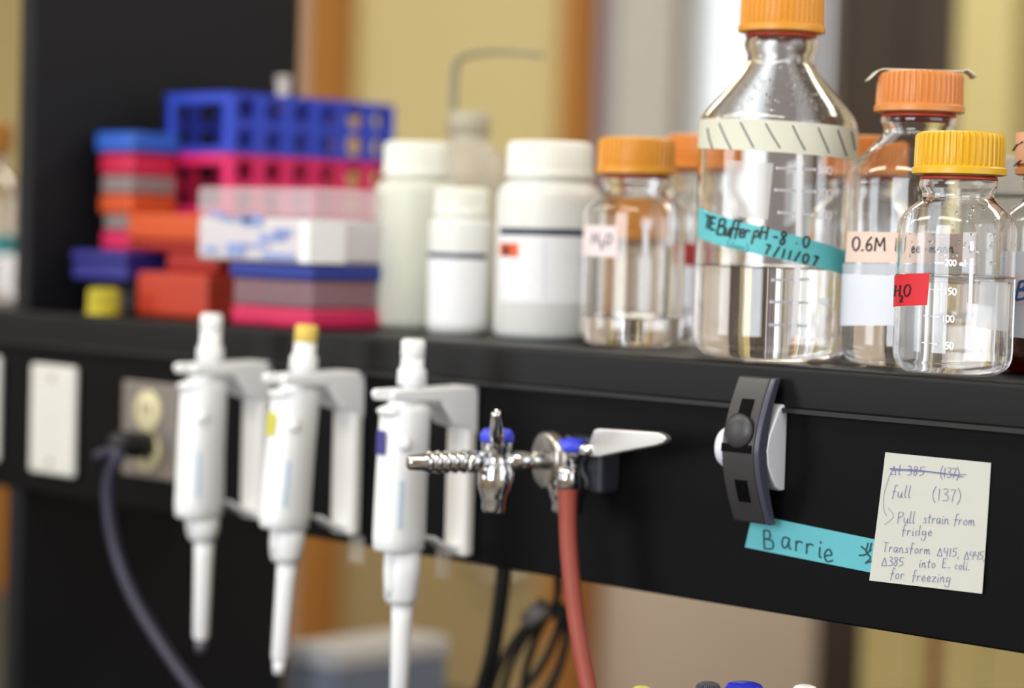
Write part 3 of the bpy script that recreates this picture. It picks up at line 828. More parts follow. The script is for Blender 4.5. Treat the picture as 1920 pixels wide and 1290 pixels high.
# clear tip boxes nearer the bottles
yb = .016
zq = [zat(584, q, yb) for q in (603, 497)]
hL = zq[1]
lowp = at(432, 560, yb); 
Wl = at(584, 560, yb).x - lowp.x
t = thing('tip_box', 'smoky tip box with magenta base and deep blue rim under the clear box', 'tip box', (lowp.x + Wl / 2, yb + .040, .0003))
hw, dp = Wl / 2, .040
obj('base', B(-hw, hw, -dp, dp, 0, hL * .30), PNKB, t, bevel=.003)
obj('smoky_wall', B(-hw + .001, hw - .001, -dp + .001, dp - .001, hL * .302, hL * .745), mat('smoky_pink_plastic', '#a08590', .3, see=.45), t, bevel=.003)
obj('rim', B(-hw - .001, hw + .001, -dp - .001, dp + .001, hL * .75, hL - .0004), BLUD, t, bevel=.002)
up0 = at(367, 430, yb - .004)
Wu = at(584, 430, yb - .004).x - up0.x
hU = zat(584, 352, yb - .004) - hL
t = thing('tip_box', 'clear lidded tip box with blue printed inserts and a bright white label', 'tip box', (up0.x + Wu / 2, yb - .004 + .043, hL + .0004))
hw, dp = Wu / 2, .043
CLR = mat('milky_clear_plastic', '#e9dfe6', .25, see=.66)
obj('lid', B(-hw, hw, -dp, dp, hU * .60, hU), CLR, t, bevel=.004)
obj('base', B(-hw + .0008, hw - .0008, -dp + .0008, dp - .0008, .0004, hU * .598), mat('milky_white_plastic', '#dfdbe0', .35, see=.12), t, bevel=.004)
g = bmesh.new()
for (x0, x1, z0, z1) in ((-.052, -.034, .62, .70), (-.036, .0, .56, .62), (-.012, .012, .5, .66), (.008, .04, .30, .40), (.026, .046, .38, .48), (-.058, -.040, .12, .2), (-.030, -.008, .08, .26), (.012, .05, .05, .14), (-.01, .02, .2, .26)):
    box(g, x0, x1, -dp - .0002, -dp + .0002, hU * z0 * .95, hU * z1 * .95)
obj('blue_print', g, mat('pale_blue_ink', '#8fa0d6', .6), t)
g = B(hw - .012, hw + .0008, -dp - .0012, -dp - .0006, .001, hU * .56); box(g, hw + .0003, hw + .0009, -dp - .0012, -dp + .034, .001, hU * .56)
obj('white_label', g, LBL, t)

# grey box at the right on the back of the shelf
p = at(1868, 600, .25)
t = thing('grey_box', 'plain grey box standing behind the bottle at the right edge', 'box', (p.x + .07, .25, .0004))
zg = zat(1895, 292, .2)
obj('body', B(-.07, .07, -.045, .045, 0, zg * .8), mat('grey_box_card', '#b9b8b0', .6), t, bevel=.003)
obj('lid', B(-.072, .072, -.047, .047, zg * .8 + .0003, zg), mat('grey_box_lid', '#c3c2ba', .6), t, bevel=.003)

# ================================================================== ON THE RACEWAY PANEL
# blank cover plates and outlet
def cover(label, pxl, pxr, pyt, pyb):
    a, c = at(pxl, (pyt + pyb) / 2, -.002), at(pxr, (pyt + pyb) / 2, -.002)
    z1, z0 = zat((pxl + pxr) / 2, pyt, -.002), zat((pxl + pxr) / 2, pyb, -.002)
    t = thing('cover_plate', label, 'cover plate', ((a.x + c.x) / 2, 0, z0))
    W = (c.x - a.x) / 2; h = z1 - z0
    obj('plate', B(-W, W, -.006, -.0002, 0, h), mat('white_cover_plastic', '#dedcd6', .45), t, bevel=.003)
    for zz in (h * .12, h * .88):
        obj('screw', turned([(0, 0), (.003, 0), (.0025, .001), (0, .0012)], (0, -.006, zz), (0, -1, 0), 16), CHROMED, t, smooth=True)
    return t
cover('blank white cover plate on the raceway beside the grey outlet', 62, 145, 684, 890)
cover('second white cover plate at the left picture edge beside the end panel', -85, 2, 664, 860)
a, c = at(231, 800, -.003), at(336, 800, -.003)
z1, z0 = zat(280, 716, -.003), zat(280, 897, -.003)
t = thing('power_outlet', 'grey metal power outlet with cream sockets on the raceway', 'outlet', ((a.x + c.x) / 2, 0, z0))
W = (c.x - a.x) / 2; h = z1 - z0
obj('plate', B(-W, W, -.005, -.0002, 0, h), mat('grey_outlet_plate', '#958d86', .35, .5), t, bevel=.002)
for zz in (h * .70, h * .28):
    s = obj('socket', turned([(0, 0), (.0165, 0), (.0165, .002), (.0150, .003), (0, .003)], (0, -.005, zz), (0, -1, 0), 32), mat('cream_socket', '#d8cfa6', .4), t, smooth=True)
    g = B(-.006, -.004, -.0086, -.0078, zz - .002, zz + .006); box(g, .004, .006, -.0086, -.0078, zz - .002, zz + .006)
    obj('slots', g, BBOX, s)
ox, ozz = (a.x + c.x) / 2, z0 + h * .28 + .006
# plug and cord
t = thing('power_cable', 'dark slate power cable plugged into the grey outlet and hanging down', 'cable', (ox, -.008, ozz))
obj('plug', loft([(0, 0, .013, .010, 0), (0, 0, .013, .011, .012), (0, .002, .010, .009, .022), (0, .003, .006, .006, .032)], 24), BBOX, t, smooth=True).rotation_euler = (PI / 2, 0, 0)
base = Vector((ox, -.008, ozz))
pp = [base + Vector((0, -.030, .002 - .006)), base + Vector((-.004, -.042, -.008))]
for px, py, yy in ((222, 850, -.055), (205, 900, -.058), (204, 960, -.058), (219, 1040, -.056), (250, 1120, -.056), (300, 1205, -.06), (360, 1290, -.07), (430, 1370, -.09)):
    pp.append(at(px, py, yy))
obj('cable', tube(spline([q - base for q in pp], 8), .0050), mat('slate_blue_cable', '#2c2b40', .42), t, smooth=True)

# pipette holders and pipettes
def holder(label, pxl, pxr, pyt, pyb, reach):
    pm = (pxl + pxr) / 2
    a, c = at(pxl, (pyt + pyb) / 2, -.004), at(pxr, (pyt + pyb) / 2, -.004)
    z1, z0 = zat(pm, pyt, -.004), zat(pm, pyb, -.004); h = z1 - z0
    X = (a.x + c.x) / 2
    t = thing('pipette_holder', label, 'pipette holder', (X, 0, z0), group='white pipette holders on the raceway')
    W = (c.x - a.x) / 2
    obj('back_plate', B(-W, W, -.010, -.0002, 0, h), GREYW, t, bevel=.003)
    prof = [(0, h), (-reach * .8, h - .001), (-reach, h - .004), (-reach, h - .0085), (-.030, h - .0095), (-.018, h - .022), (-.008, h - .030), (0, h - .034)]
    # two prongs that fork round the pipette neck, joined by a web at the panel
    for sgn in (-1, 1):
        g = prism([(p[0], p[1]) for p in ((-.0005, h), (-reach, h - .001), (-reach - .002, h - .004), (-reach, h - .0085), (-.036, h - .0095), (-.022, h - .026), (-.010, h - .029), (-.0005, h - .034))],
                  lambda u, v: (sgn * .0068, u, v), lambda u, v: (sgn * W * 1.05, u, v))
        obj('prong', g, WHITEP, t, bevel=.0016)
    obj('web', prism([(-.001, h - .001), (-.034, h - .002), (-.030, h - .012), (-.001, h - .02)], lambda u, v: (-.0068, u, v), lambda u, v: (.0068, u, v)), WHITEP, t)
    arm = [(-.003, -.001 + 0.004), (-.015, .0035), (-.026, .008), (-.033, .0130), (-.033, .0160), (-.025, .0115), (-.015, .008), (-.003, .009)]
    obj('rest_arm', prism(arm, lambda u, v: (-W * .5, u, v), lambda u, v: (W * .5, u, v)), WHITEP, t, bevel=.001)
    return t, X, z0, z1, W
def pipette(label, px0, px1, ptop, tilt, pys, Yp, capm, stripe, tipm):
    """pys: photo rows of button top, neck bottom, hook top, body top, body bottom, shaft bottom, nozzle bottom along the axis px0 (top) to px1 (bottom)"""
    rows = list(pys)
    def ax(py):
        tt = (py - rows[0]) / (rows[-1] - rows[0]); return px0 + (px1 - px0) * tt
    zs = [zat(ax(r), r, Yp) for r in rows]
    ptv = at(ax(rows[2]), rows[2], Yp)
    bt, nb, hk, by, bb, sb, nz = [zz - ptv.z for zz in zs]
    t = thing('pipette', label, 'pipette', (ptv.x, Yp, ptv.z), rot=(tilt, 0, 0), group=None)
    obj('plunger_button', lathe([(0, bt), (.0065, bt), (.0082, bt - .0015), (.0082, bt - .012), (.0078, bt - .0125), (0, bt - .0125)], 40), capm, t, smooth=True)
    obj('plunger_sleeve', lathe([(0, bt - .0127), (.0078, bt - .0127), (.0080, nb + .010), (.0098, nb + .008), (.0102, nb - .002), (.0060, nb - .003), (.0060, hk - .006), (0, hk - .006)], 40), WHITEP, t, smooth=True)
    rx, ry = .0148, .0168
    body = obj('handle', loft([(0, -.003, .0115, .0125, hk - .0064), (0, -.003, .0118, .013, hk - .0088), (0, -.004, rx * .94, ry * .95, hk - .0102), (0, -.005, rx, ry, hk - .014), (0, -.006, rx * 1.0, ry * 1.02, (by + bb) / 2), (0, -.006, rx * .98, ry * 1.08, bb + .010), (0, -.006, rx * .95, ry * 1.06, bb + .002), (0, -.006, rx * .85, ry * .95, bb)], 44), WHITEP, t, smooth=True); sharp(body, 50)
    # finger hook at the top, reaching forward
    obj('finger_hook', loft([(0, -.014, .0095, .0105, hk - .0108), (0, -.0150, .0105, .0120, hk - .0125), (0, -.0140, .0105, .0115, hk - .0150), (0, -.009, .0100, .0110, hk - .0185)], 28), WHITEP, t, smooth=True)
    obj('shaft', lathe([(0, bb + .001), (.0122, bb + .001), (.0126, bb - (bb - sb) * .4), (.0112, sb + .004), (.0095, sb), (0, sb)], 40, c=(0, -.002)), WHITEP, t, smooth=True)
    obj('ejector_arm', loft([(0, -.0120, .004, .0050, bb + .004), (0, -.0120, .0042, .0050, bb - .002), (0, -.0115, .0040, .0042, sb + .012), (0, -.0100, .0036, .0032, sb + .004)], 16), WHITEP, t, smooth=True)
    obj('nozzle', lathe([(0, sb + .001), (.0076, sb + .001), (.0070, sb - .012), (.0060, nz + .012), (.0050, nz + .010), (.0048, nz + .0092), (0, nz + .0092)], 36), WHITEP, t, smooth=True)
    obj('tip_cone', lathe([(0, nz + .010), (.0046, nz + .010), (.0036, nz), (0, nz)], 28), tipm, t, smooth=True)
    # volume window and text strip on the visible side of the handle
    yc = -.0062
    def side(u, z, lift=.0003, k=1.0):
        """point on the handle wall at angle u"""
        c, s = math.cos(u), math.sin(u); pw = 2.6
        return Vector(((rx * 1.0 + lift) * math.copysign(abs(c) ** (2 / pw), c), yc + (ry * 1.03 + lift) * math.copysign(abs(s) ** (2 / pw), s), z))
    def strip(name, u0, u1, z0, z1, m, lift=.0006):
        return obj(name, sheet(lambda u, v: side(u0 + (u1 - u0) * u, z0 + (z1 - z0) * v, lift), 8, 6), m, t, smooth=True)
    L = by - bb
    if stripe: strip('colour_label', -2.05, -1.50, by - L * .20, by - L * .36, stripe)
    strip('blue_text_strip', -.72, -.52, by - L * .52, by - L * .84, mat('pale_blue_text', '#c3dcf3', .5))
    obj('volume_button', turned([(0, 0), (.0052, 0), (.0046, .0022), (0, .0028)], (rx * .80, -.004 - ry * .74, by - L * .28), (.6, -.75, 0), 20), WHITEP, t, smooth=True)
    return t
DARKTIP = mat('grey_tip_cone', '#6c6672', .4)
holder('leftmost white holder, with the pipette beside the outlet', 462, 502, 676, 972, .074)
holder('middle white holder, with the yellow-topped pipette', 632, 675, 694, 1002, .076)
holder('right-hand white holder, beside the chrome gas valve', 845, 887, 722, 1042, .080)
YP = -.056
pipette('white pipette with plain white button hanging beside the power outlet', 399, 365, None, -.012, (588, 672, 690, 706, 968, 1010, 1218), -.047, WHITEP, None, DARKTIP)
pipette('white pipette with a yellow button and yellow label', 577, 514, None, -.075, (609, 690, 706, 722, 988, 1048, 1252), -.046, mat('yellow_button_plastic', '#e6c65a', .4), mat('yellow_pipette_label', '#d9cf4a', .5), WHITEP)
pipette('white pipette with purple label hanging behind the ribbed gas nozzle', 777, 737, None, -.020, (636, 716, 734, 750, 1030, 1128, 1330), -.052, WHITEP, mat('purple_pipette_label', '#43418c', .5), WHITEP)

# ------------------------------------------------------------------ gas turret
AL = math.radians(20)
E = Vector((-math.sin(AL), -math.cos(AL), 0))          # the way the turret points, out from the panel
g0 = at(1122, 903, 0)
gz = zat(1010, 886, -.10)
t = thing('gas_valve', 'double chrome gas valve with blue buttons and a silver lever on the raceway', 'gas valve', (g0.x, 0, gz))
G = Vector((g0.x, 0, gz))
def along(px, py=886):
    d = ray(px, py)      # distance from the panel along E for a photo column
    det = d.x * (-E.y) + d.y * E.x
    bx_, by_ = G.x - CAM.x, G.y - CAM.y
    # CAM + k d = G + s E
    k_ = (bx_ * (-E.y) + by_ * E.x) / det
    q = CAM + d * k_
    return (Vector((q.x, q.y, 0)) - Vector((G.x, G.y, 0))).dot(E)
def zrow(px, py, sd):
    P = G + E * sd; return zat(px, py, P.y) - gz
s_f, s_1, s_h, s_2, s_n = [along(q) for q in (1092, 1066, 1000, 930, 766)]
obj('base_block', B(-.0195, .0195, -.020, -.0002, -.0205, .0155), mat('slate_block', '#33343f', .4), t, bevel=.003)
ax = lambda prof, s0, sg=48: turned(prof, E * s0, E, sg)
obj('flange', ax([(0, 0), (.0150, 0), (.0168, .002), (.0168, .0045), (.0148, .0065), (0, .0065)], .0205), CHROME, t, smooth=True)
Lh = s_h - .033
obj('hub', ax([(0, 0), (.0110, 0), (.0125, .004), (.0130, Lh * .10), (.0180, Lh * .20), (.0190, Lh * .28), (.0190, Lh * .90), (.0165, Lh * .97), (.0100, Lh), (0, Lh)], .0268), CHROMED, t, smooth=True)
def vbody(sd, r, zt, zb):
    P = E * sd
    return lathe([(0, zb), (r * .70, zb), (r * .80, zb + .002), (r * .80, zb + .007), (r * .88, zb + .009), (r * 1.05, zb + .022), (r * 1.05, zt - .020), (r * .90, zt - .014), (r * .84, zt - .012), (r * .84, zt - .006), (r * .98, zt - .004), (r * .98, zt), (0, zt)], 40, c=(P.x, P.y))
BLUEB = mat('blue_gas_button', '#4450e6', .35)
D0 = Vector((CAM.x - G.x, CAM.y - G.y, 0)).normalized()
P1 = E * s_1 + D0 * .010
def at1(px, py): 
    return at(px, py, G.y + P1.y) - G
s1c = P1
zt1 = at1(1064, 846).z; zb1_ = at1(1064, 962).z
def vb2(P, r, zt, zb):
    return lathe([(0, zb), (r * .72, zb), (r * .84, zb + .002), (r * .84, zb + .008), (r * .92, zb + .010), (r * 1.14, zb + .017), (r * 1.14, zt - .018), (r * .90, zt - .013), (r * .84, zt - .011), (r * .84, zt - .006), (r * .98, zt - .004), (r * .98, zt), (0, zt)], 40, c=(P.x, P.y))
sharp(obj('valve_body', vb2(P1, .0122, zt1, zb1_), CHROME, t, smooth=True), 45)
obj('blue_button', lathe([(0, zt1 + .0002), (.0122, zt1 + .0002), (.0124, zt1 + .0045), (.0100, zt1 + .0080), (0, zt1 + .0092)], 36, c=(P1.x, P1.y)), BLUEB, t, smooth=True)
# lever: stem and flat tapered blade along the shelf
lv = [(1096, 852), (1094, 838), (1108, 834), (1118, 806), (1126, 803), (1180, 806), (1238, 810), (1250, 815), (1255, 823), (1250, 831), (1236, 836), (1170, 848), (1128, 857)]
yl_ = G.y + P1.y
lvp = [at(q[0], q[1], yl_) - G for q in lv]
obj('lever', prism([(q.x, q.z) for q in lvp], lambda u, v: (u, P1.y - .0030, v), lambda u, v: (u, P1.y + .0030, v)), mat('brushed_lever', '#dcdad8', .28, .8, var=.02), t, bevel=.0012)
obj('lever_stem', tube([P1 + Vector((.004, 0, lvp[0].z + .002)), P1 + Vector((lvp[3].x - P1.x, 0, lvp[1].z - .001))], .0042, 20), CHROME, t, smooth=True)
# pipe and the outer valve
obj('pipe', ax([(0, 0), (.0062, 0), (.0062, s_2 - s_h + .006), (0, s_2 - s_h + .006)], s_h - .010), CHROME, t, smooth=True)
P2 = E * s_2
zt2 = zrow(930, 829, s_2); zb2_ = zrow(930, 960, s_2)
sharp(obj('valve_body', vb2(P2, .0102, zt2, zb2_), CHROME, t, smooth=True), 45)
obj('blue_button', lathe([(0, zt2 + .0002), (.0108, zt2 + .0002), (.0112, zt2 + .005), (.0088, zt2 + .0085), (0, zt2 + .0095)], 36, c=(P2.x, P2.y)), BLUEB, t, smooth=True)
q0 = P2 + D0 * .004 + Vector((0, 0, zt2 - .002)); q1 = q0 + D0 * .016 + Vector((.001, 0, .008)); q2 = q1 + D0 * .012 + Vector((-.0005, 0, .0155))
obj('lever', tube(spline([q0, q1, q2], 8), lambda u: .0030 + .0018 * math.sin(PI * min(1, u * 1.1)), 20), CHROME, t, smooth=True)
nl = s_n - s_2 - .008
prof = [(0, 0), (.0072, 0), (.0072, .012), (.0052, .014)]
z_ = .014
while z_ < nl - .010:
    prof += [(.0052, z_), (.0076, z_ + .0012), (.0058, z_ + .0056)]; z_ += .0060
prof += [(.0055, z_), (.0046, nl), (.003, nl + .001), (0, nl + .001)]
obj('hose_barb', ax(prof, s_2 + .008), CHROME, t, smooth=True)
# downward nozzle in front of the inner valve, with the hose pushed on
P3 = P1 + D0 * .0135
zn1 = at(1066, 884, G.y + P3.y).z - gz; zn2 = at(1064, 908, G.y + P3.y).z - gz
obj('hose_nozzle', lathe([(0, zn2 - .004), (.0058, zn2 - .004), (.0076, zn2 - .001), (.0076, zn1 - .003), (.0068, zn1), (.0050, zn1 + .003), (0, zn1 + .0035)], 28, c=(P3.x, P3.y)), CHROME, t, smooth=True)
HY = G.y + P3.y
pp = [Vector((G.x + P3.x, HY, gz + zn2))]
for px, py in ((1064, 950), (1066, 1020), (1073, 1100), (1085, 1190), (1104, 1290), (1130, 1400), (1150, 1480)):
    pp.append(at(px, py, HY))
hose = obj('rubber_hose', tube(spline(pp, 10), lambda u: .0068 - .0010 * min(1, u * 5)), mat('red_rubber', '#a04a3c', .5, var=.06, scale=60), None, smooth=True)
tag(hose, 'red rubber hose hanging down from the chrome gas valve', 'hose')

# ------------------------------------------------------------------ grey clip on the raceway
Wc = .0145
cx_ = at(1474, 850, 0).x - Wc
zt_, zb_ = zat(1424, 707, -.015), zat(1424, 984, -.015)
zc_ = (zt_ + zb_) / 2; hh = (zt_ - zb_) / 2
t = thing('magnetic_clip', 'dark grey arched clip with white discs stuck on the raceway', 'clip', (cx_, 0, zc_))
CLIPM = mat('charcoal_clip_plastic', '#3c3a3d', .38, var=.04)
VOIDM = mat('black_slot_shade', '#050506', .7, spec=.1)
def arc(s, d):     # s -1..1 along the strap, d depth inwards
    return -.0275 + .0150 * abs(s) ** 1.6 + d, s * hh
K = [k / 24 for k in range(25)]
outl = [arc(-1 + 2 * k, 0) for k in K] + [arc(1 - 2 * k, .0078 - .003 * abs(1 - 2 * k)) for k in K]
obj('arched_strap', prism(outl, lambda u, v: (-Wc, u, v), lambda u, v: (Wc - .0042, u, v)), CLIPM, t, bevel=.0015)
rim = [arc(-1 + 2 * k, -.0006) for k in K] + [arc(1 - 2 * k, .0095 - .004 * abs(1 - 2 * k)) for k in K]
obj('side_rim', prism(rim, lambda u, v: (Wc - .0040, u, v), lambda u, v: (Wc, u, v)), mat('slate_clip_rim', '#4a4b5c', .28), t, bevel=.0012)
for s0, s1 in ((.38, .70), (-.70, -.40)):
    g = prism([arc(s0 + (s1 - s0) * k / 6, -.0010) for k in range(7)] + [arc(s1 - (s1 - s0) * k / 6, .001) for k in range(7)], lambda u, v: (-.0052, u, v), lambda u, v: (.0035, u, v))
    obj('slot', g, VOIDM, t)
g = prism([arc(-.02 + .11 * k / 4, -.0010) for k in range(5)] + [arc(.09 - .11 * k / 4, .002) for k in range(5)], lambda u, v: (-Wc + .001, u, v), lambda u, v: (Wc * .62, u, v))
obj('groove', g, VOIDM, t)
g = turned([(0, 0), (.0112, 0), (.0100, .0016), (.006, .0030), (0, .0036)], (-.002, -.0262, .0120), (0, -1, .10), 32)
obj('thumb_dome', g, CLIPM, t, smooth=True)
WD = mat('white_clip_disc', '#e9ecf6', .35, var=.02)
obj('white_disc', turned([(0, 0), (.0135, 0), (.0132, .0035), (.0112, .0066), (.006, .0092), (0, .0100)], (-Wc - .0002, -.0150, .0005), (-1, -.1, 0), 36), WD, t, smooth=True)
plt = [(-.0005, -.0240), (-.0005, .0205), (-.0012, .0262), (-.0040, .0290), (-.0085, .0262), (-.0125, .0190), (-.0175, .0100), (-.0200, .001), (-.0180, -.0080), (-.0130, -.0165), (-.0090, -.0215), (-.0050, -.0240)]
obj('white_back_plate', prism(plt, lambda u, v: (-.004, u, v), lambda u, v: (Wc + .0004, u, v)), WD, t, bevel=.001)

# ------------------------------------------------------------------ teal name tape
yt = -.0004
quad = [at(1411, 964, yt), at(1702, 1024, yt), at(1700, 1087, yt), at(1397, 1026, yt)]
def quadmap(q, u, v, y=None):
    a = q[0].lerp(q[1], u); b_ = q[3].lerp(q[2], u); p = b_.lerp(a, v); return p
tape = obj('name_tape', sheet(lambda u, v: quadmap(quad, u, v), 12, 3), mat('teal_tape_label', '#5fb6c2', .55, var=.03, scale=200))
solid(tape, .0002, 1); tag(tape, 'strip of teal tape with a handwritten name beneath the grey clip', 'tape label')
fn = lambda px, py, l: at(px, py, yt - .0004 - l)
nm = write('B', 1431, 1028, 38, .2, -.06, 1) + write('a', 1464, 1027, 44, .2) + write('r', 1490, 1034, 44, .2) + write('r', 1510, 1039, 44, .2) + write('i', 1533, 1044, 42, .2) + write('e', 1543, 1052, 50, .25)
inkobj('handwriting', nm, 3.4, fn, mat('dark_teal_marker', '#1d4c55', .6), tape)
dood = [[(1628, 1018), (1624, 1035), (1632, 1046), (1622, 1056)], [(1610, 1041), (1622, 1040), (1634, 1030)], [(1614, 1024), (1626, 1034)], [(1622, 1056), (1634, 1052)], [(1634, 1018), (1630, 1034)]]
inkobj('doodle', [[(q.x, q.y) for q in spline([(a, b_, 0) for a, b_ in s], 5)] for s in dood], 3.2, fn, mat('dark_teal_marker', '#1d4c55', .6), tape)

# ------------------------------------------------------------------ paper note
yn0 = -.0009
nq = [at(1660, 848, yn0), at(1858, 868, yn0), at(1843, 1113, yn0), at(1632, 1088, yn0)]
nax = (nq[0] - nq[3]); nlen = nax.length; naxn = nax.normalized()
def curl(p):
    v = max(0, min(1, (p - nq[3]).dot(naxn) / nlen)); return .0012 * (1 - v) ** 2
def notefn(u, v):
    p = quadmap(nq, u, v); p.y -= curl(p); return p
note = obj('sticky_note', sheet(notefn, 14, 14), mat('cream_note_paper', '#cbccc4', .75, var=.02, scale=60))
solid(note, .00025, 1); tag(note, 'cream sticky note covered in blue handwriting on the raceway', 'note')
def nfn(px, py, l):
    p = at(px, py, yn0); p.y -= curl(p) + .0005 + l; return p
k = 1 / 3.84
def N(x, y): return 1380 + x * k, 840 + y * k
lines = []
def line(text, x, y, size, slope, lean=.12, track=1.0):
    a, c = N(x, y); lines.extend(write(text, a, c, size * k, slope, lean, track))
line('full', 1120, 355, 92, .02, .15)
line('(137)', 1415, 375, 100, .07, .05)
line('Pull', 1165, 540, 90, .02, .1, .86)
line('strain', 1350, 540, 80, .04, .1, .92)
line('from', 1568, 552, 82, .04, .12, .95)
line('fridge', 1195, 628, 80, .03, .1, 1.05)
line('Transform', 1062, 745, 78, .06, .1, 1.0)
line('A415,', 1452, 775, 72, .06, .1, .95)
line('A445,', 1645, 800, 70, .04, .1, .85)
line('A385', 1055, 845, 74, .05, .1, .95)
line('into', 1322, 858, 74, .04, .1)
line('E.', 1488, 862, 78, .02, .1)
line('coli.', 1580, 872, 70, .06, .1, .9)
line('for', 1115, 940, 80, .02, .15)
line('freezing', 1272, 955, 82, .05, .12, .95)
br = [[(1118, 175), (1098, 230), (1070, 330), (1068, 440), (1090, 490)], [(1098, 430), (1138, 490), (1075, 550)]]
inkobj('handwriting', lines, 1.0, nfn, PEN, note)
inkobj('faint_bracket', [[(lambda q: q)(N(q.x, q.y)) for q in spline([(a, b_, 0) for a, b_ in s], 6)] for s in br], .8, nfn, PENLT, note)
lines = []
line('Al 385', 1115, 190, 76, .05, .1, 1.1)
line('(137)', 1470, 210, 82, .06, .05, .8)
inkobj('crossed_out_line', lines, 1.0, nfn, PEN, note)
cr = [[N(1108, 146), N(1300, 158), N(1480, 178), N(1640, 208)], [N(1130, 158), N(1350, 162), N(1500, 186), N(1662, 192)], [N(1112, 152), N(1400, 172), N(1600, 198), N(1630, 205)]]
inkobj('strike_through', cr, 1.3, nfn, PEN, note)

# ================================================================== BELOW THE SHELF
# grey instrument box on the bench
p = at(548, 1230, .36); q = at(640, 1230, .36)
t = thing('instrument_box', 'grey-blue box with pale lid standing on the bench behind the shelf', 'box', ((p.x + q.x) / 2, .43, BZ))
zz1 = zat(600, 1212, .36) - BZ
hw = (q.x - p.x) / 2
obj('body', B(-hw, hw, -.075, .075, 0, zz1 - .022), mat('slate_grey_box', '#7a8294', .5), t, bevel=.004)
obj('lid', B(-hw - .002, hw + .002, -.077, .077, zz1 - .0218, zz1), mat('pale_grey_lid', '#c9c6c6', .5), t, bevel=.006)
# hanging black cable
pts = [at(946, 1040, .08), at(943, 1090, .08), at(934, 1160, .082), at(922, 1230, .085), at(905, 1290, .09), at(880, 1370, .09)]
pts.append(Vector((pts[-1].x - .01, .1, BZ + .006)))
cb = obj('black_cable', tube(spline(pts, 8), .0058), mat('black_cable_rubber', '#18181a', .5), smooth=True)
tag(cb, 'thick black cable hanging down behind the raceway beside the coil', 'cable')
# coil of cable
t = thing('coiled_cable', 'dark coiled cable hanging in loops behind the red hose', 'cable', at(1000, 1200, .13))
o0 = Vector(t.location)
CABD = mat('dark_olive_cable', '#2b2a26', .45)
def loop(cx, cy, ra, rb, rot, Y, n=28):
    out = []
    for k in range(n):
        a = 2 * PI * k / n; u, v = ra * math.cos(a), rb * math.sin(a)
        out.append(at(cx + u * math.cos(rot) - v * math.sin(rot), cy + u * math.sin(rot) + v * math.cos(rot), Y + .006 * math.sin(a)) - o0)
    return out
obj('coil', tube(loop(985, 1232, 108, 34, -1.0, .130), .0031, closed=True), CABD, t, smooth=True)
obj('coil', tube(loop(1022, 1236, 104, 30, -1.28, .139), .0031, closed=True), CABD, t, smooth=True)
obj('coil', tube(loop(1002, 1250, 108, 42, -1.12, .148), .0031, closed=True), CABD, t, smooth=True)
obj('lead', tube(spline([at(1040, 1000, .10) - o0, at(1044, 1060, .11) - o0, at(1046, 1110, .125) - o0, at(1036, 1150, .13) - o0], 8), .0031), CABD, t, smooth=True)
obj('connector', tube([at(990, 1164, .118) - o0, at(1020, 1138, .118) - o0], .0072), mat('pale_grey_connector', '#8f8782', .4), t, smooth=True)
# translucent tape tabs under the raceway
for px, py, lab in ((831, 1046, 'small clear tape tab hanging below the right-hand pipette holder'), (668, 1020, 'small clear tape tab hanging between the yellow-topped and purple-labelled pipettes')):
    a, c = at(px - 14, py, -.0012), at(px + 14, py + 4, -.0012)
    o = obj('tape_tab', sheet(lambda u, v: (a.x + (c.x - a.x) * u, -.0012 - .0 * v, PZ - .013 + .02 * v), 4, 4), mat('clear_tape_film', '#cfc8bb', .4, see=.75))
    solid(o, .0002); tag(o, lab, 'tape')
# bottles standing on the bench, only their caps reach into the picture
def bench_bottle(label, px, py, Y, rc, rb, capm, bodym):
    p = at(px, py, Y); H = p.z - BZ
    t = thing('bench_bottle', label, 'bottle', (p.x, Y, BZ))
    obj('body', lathe([(0, .001), (rb * .9, 0), (rb, .004), (rb, H * .66)] + bez((rb, H * .66), (rb, H * .76), (rc * .8, H * .76), (rc * .75, H - .02), 8)[1:] + [(0, H - .02)], 40), bodym, t, smooth=True)
    c = obj('screw_cap', screw_cap(rc, .02, 36, 4), capm, t, loc=(0, 0, H - .0205)); sharp(c, 35)
BB = mat('white_bottle_plastic', '#f1f2ee')
bench_bottle('bench bottle with pale yellow cap nearest the red hose', 1204, 1285, -.06, .0068, .014, mat('pale_yellow_cap', '#e3d276', .4), BB)
bench_bottle('bench bottle with dark grey cap beside the blue cap', 1328, 1277, -.06, .0078, .015, mat('dark_grey_cap', '#55565e', .4), BB)
bench_bottle('bench bottle with wide blue cap', 1396, 1279, -.06, .0118, .018, mat('royal_blue_cap', '#2b2fc0', .35), BB)
bench_bottle('bench bottle with white cap, below the teal tape', 1510, 1283, -.06, .0078, .015, CAPW, BB)

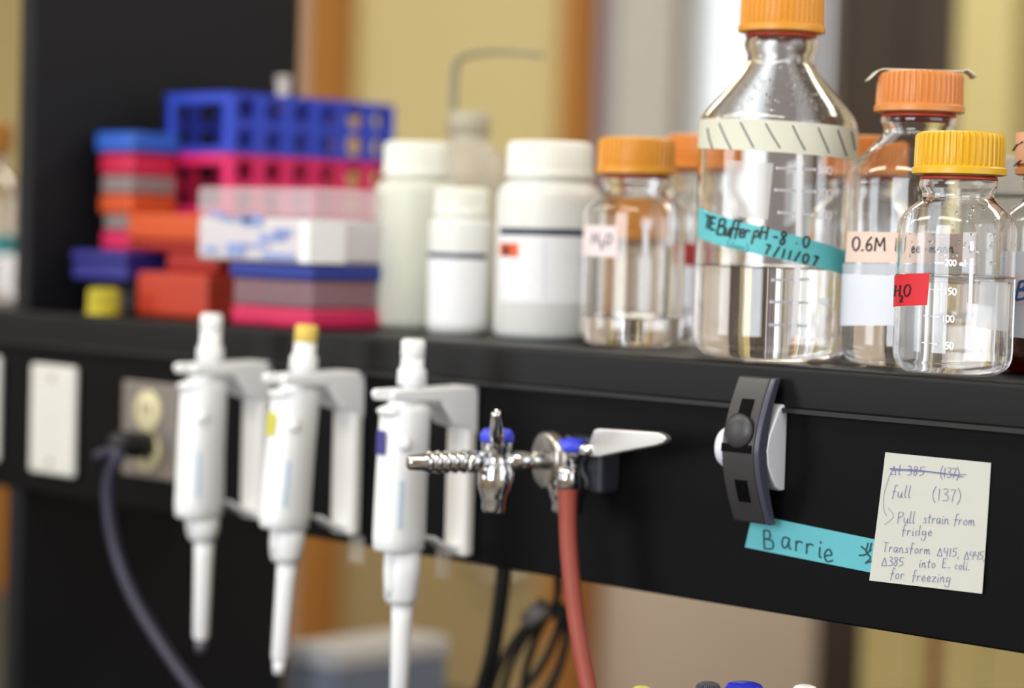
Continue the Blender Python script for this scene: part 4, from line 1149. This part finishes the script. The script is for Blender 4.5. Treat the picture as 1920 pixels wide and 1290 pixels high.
# things in the far distance
yc_ = 1.30
xa, xb = at(1600, 1230, yc_).x, at(1600, 1230, yc_).x + 1.2
t = thing('side_counter', 'low dark counter in the far aisle carrying cream cartons', 'counter', (xa, yc_ - .03, FZ))
zc3 = .58
obj('top', B(-.02, 1.2, 0, .38, zc3 - .03, zc3 - .0005), BLACK, t, bevel=.004)
obj('body', B(0, 1.18, .02, .36, 0, zc3 - .03), WOODD, t, bevel=.004)
CART = mat('cream_carton', '#cdbb7c', .7, var=.06)
for k, (pa, pb, hgt, lab) in enumerate(((1612, 1712, .50, 'leftmost cream carton on the far low counter'), (1714, 1842, .47, 'middle cream carton with brown tape on the far low counter'), (1844, 1990, .49, 'right-hand cream carton on the far low counter'))):
    x0_, x1_ = at(pa, 1230, yc_).x, at(pb, 1230, yc_).x
    t = thing('carton', lab, 'carton', ((x0_ + x1_) / 2, yc_ + .12, FZ + zc3)); wd = x1_ - x0_
    obj('box', B(-wd / 2, wd / 2, -.12, .11, 0, hgt), CART, t, bevel=.004)
    if k == 1: obj('packing_tape', B(-wd / 2 + .02, -wd / 2 + .04, -.1206, -.1202, .01, hgt), mat('brown_packing_tape', '#8a5a2c', .5), t)
# next bay of the shelf at the left picture edge
X = place(-38, 560, .10)
b = Bottle('orange-capped bottle in the next bay at the left picture edge', X, .10, .0420, .168, .139, .096, .126, .0272, ORANGE, level=.05, group=None, seg=64)
b.band('teal_tape', TEAL, -1.2, 1.2, lambda p: .062, lambda p: .045)
xq = at(12, 1100, 2.3).x
t = thing('side_cabinet', 'brown wooden cabinet far away at the left picture edge', 'cabinet', (xq - .3, 2.2, FZ))
obj('body', B(-.3, .3, -.18, .18, .08, 1.15), WOOD, t, bevel=.004)
obj('plinth', B(-.28, .28, -.16, .18, 0, .08), BLACK, t)
obj('door', B(-.29, .29, -.198, -.1805, .1, 1.13), woodmat('brown_oak', '#6e4a26', '#84592e'), t, bevel=.003)
t = thing('wall_cupboard', 'cream cupboard above the brown cabinet at the left picture edge', 'cupboard', (xq - .3, 2.2, FZ + 1.152))
obj('body', B(-.3, .3, -.18, .195, 0, 1.4), DOORM, t, bevel=.004)
obj('door', B(-.29, .29, -.198, -.1805, .01, 1.39), mat('yellow_cream_paint', '#dcc48a', .5), t, bevel=.003)
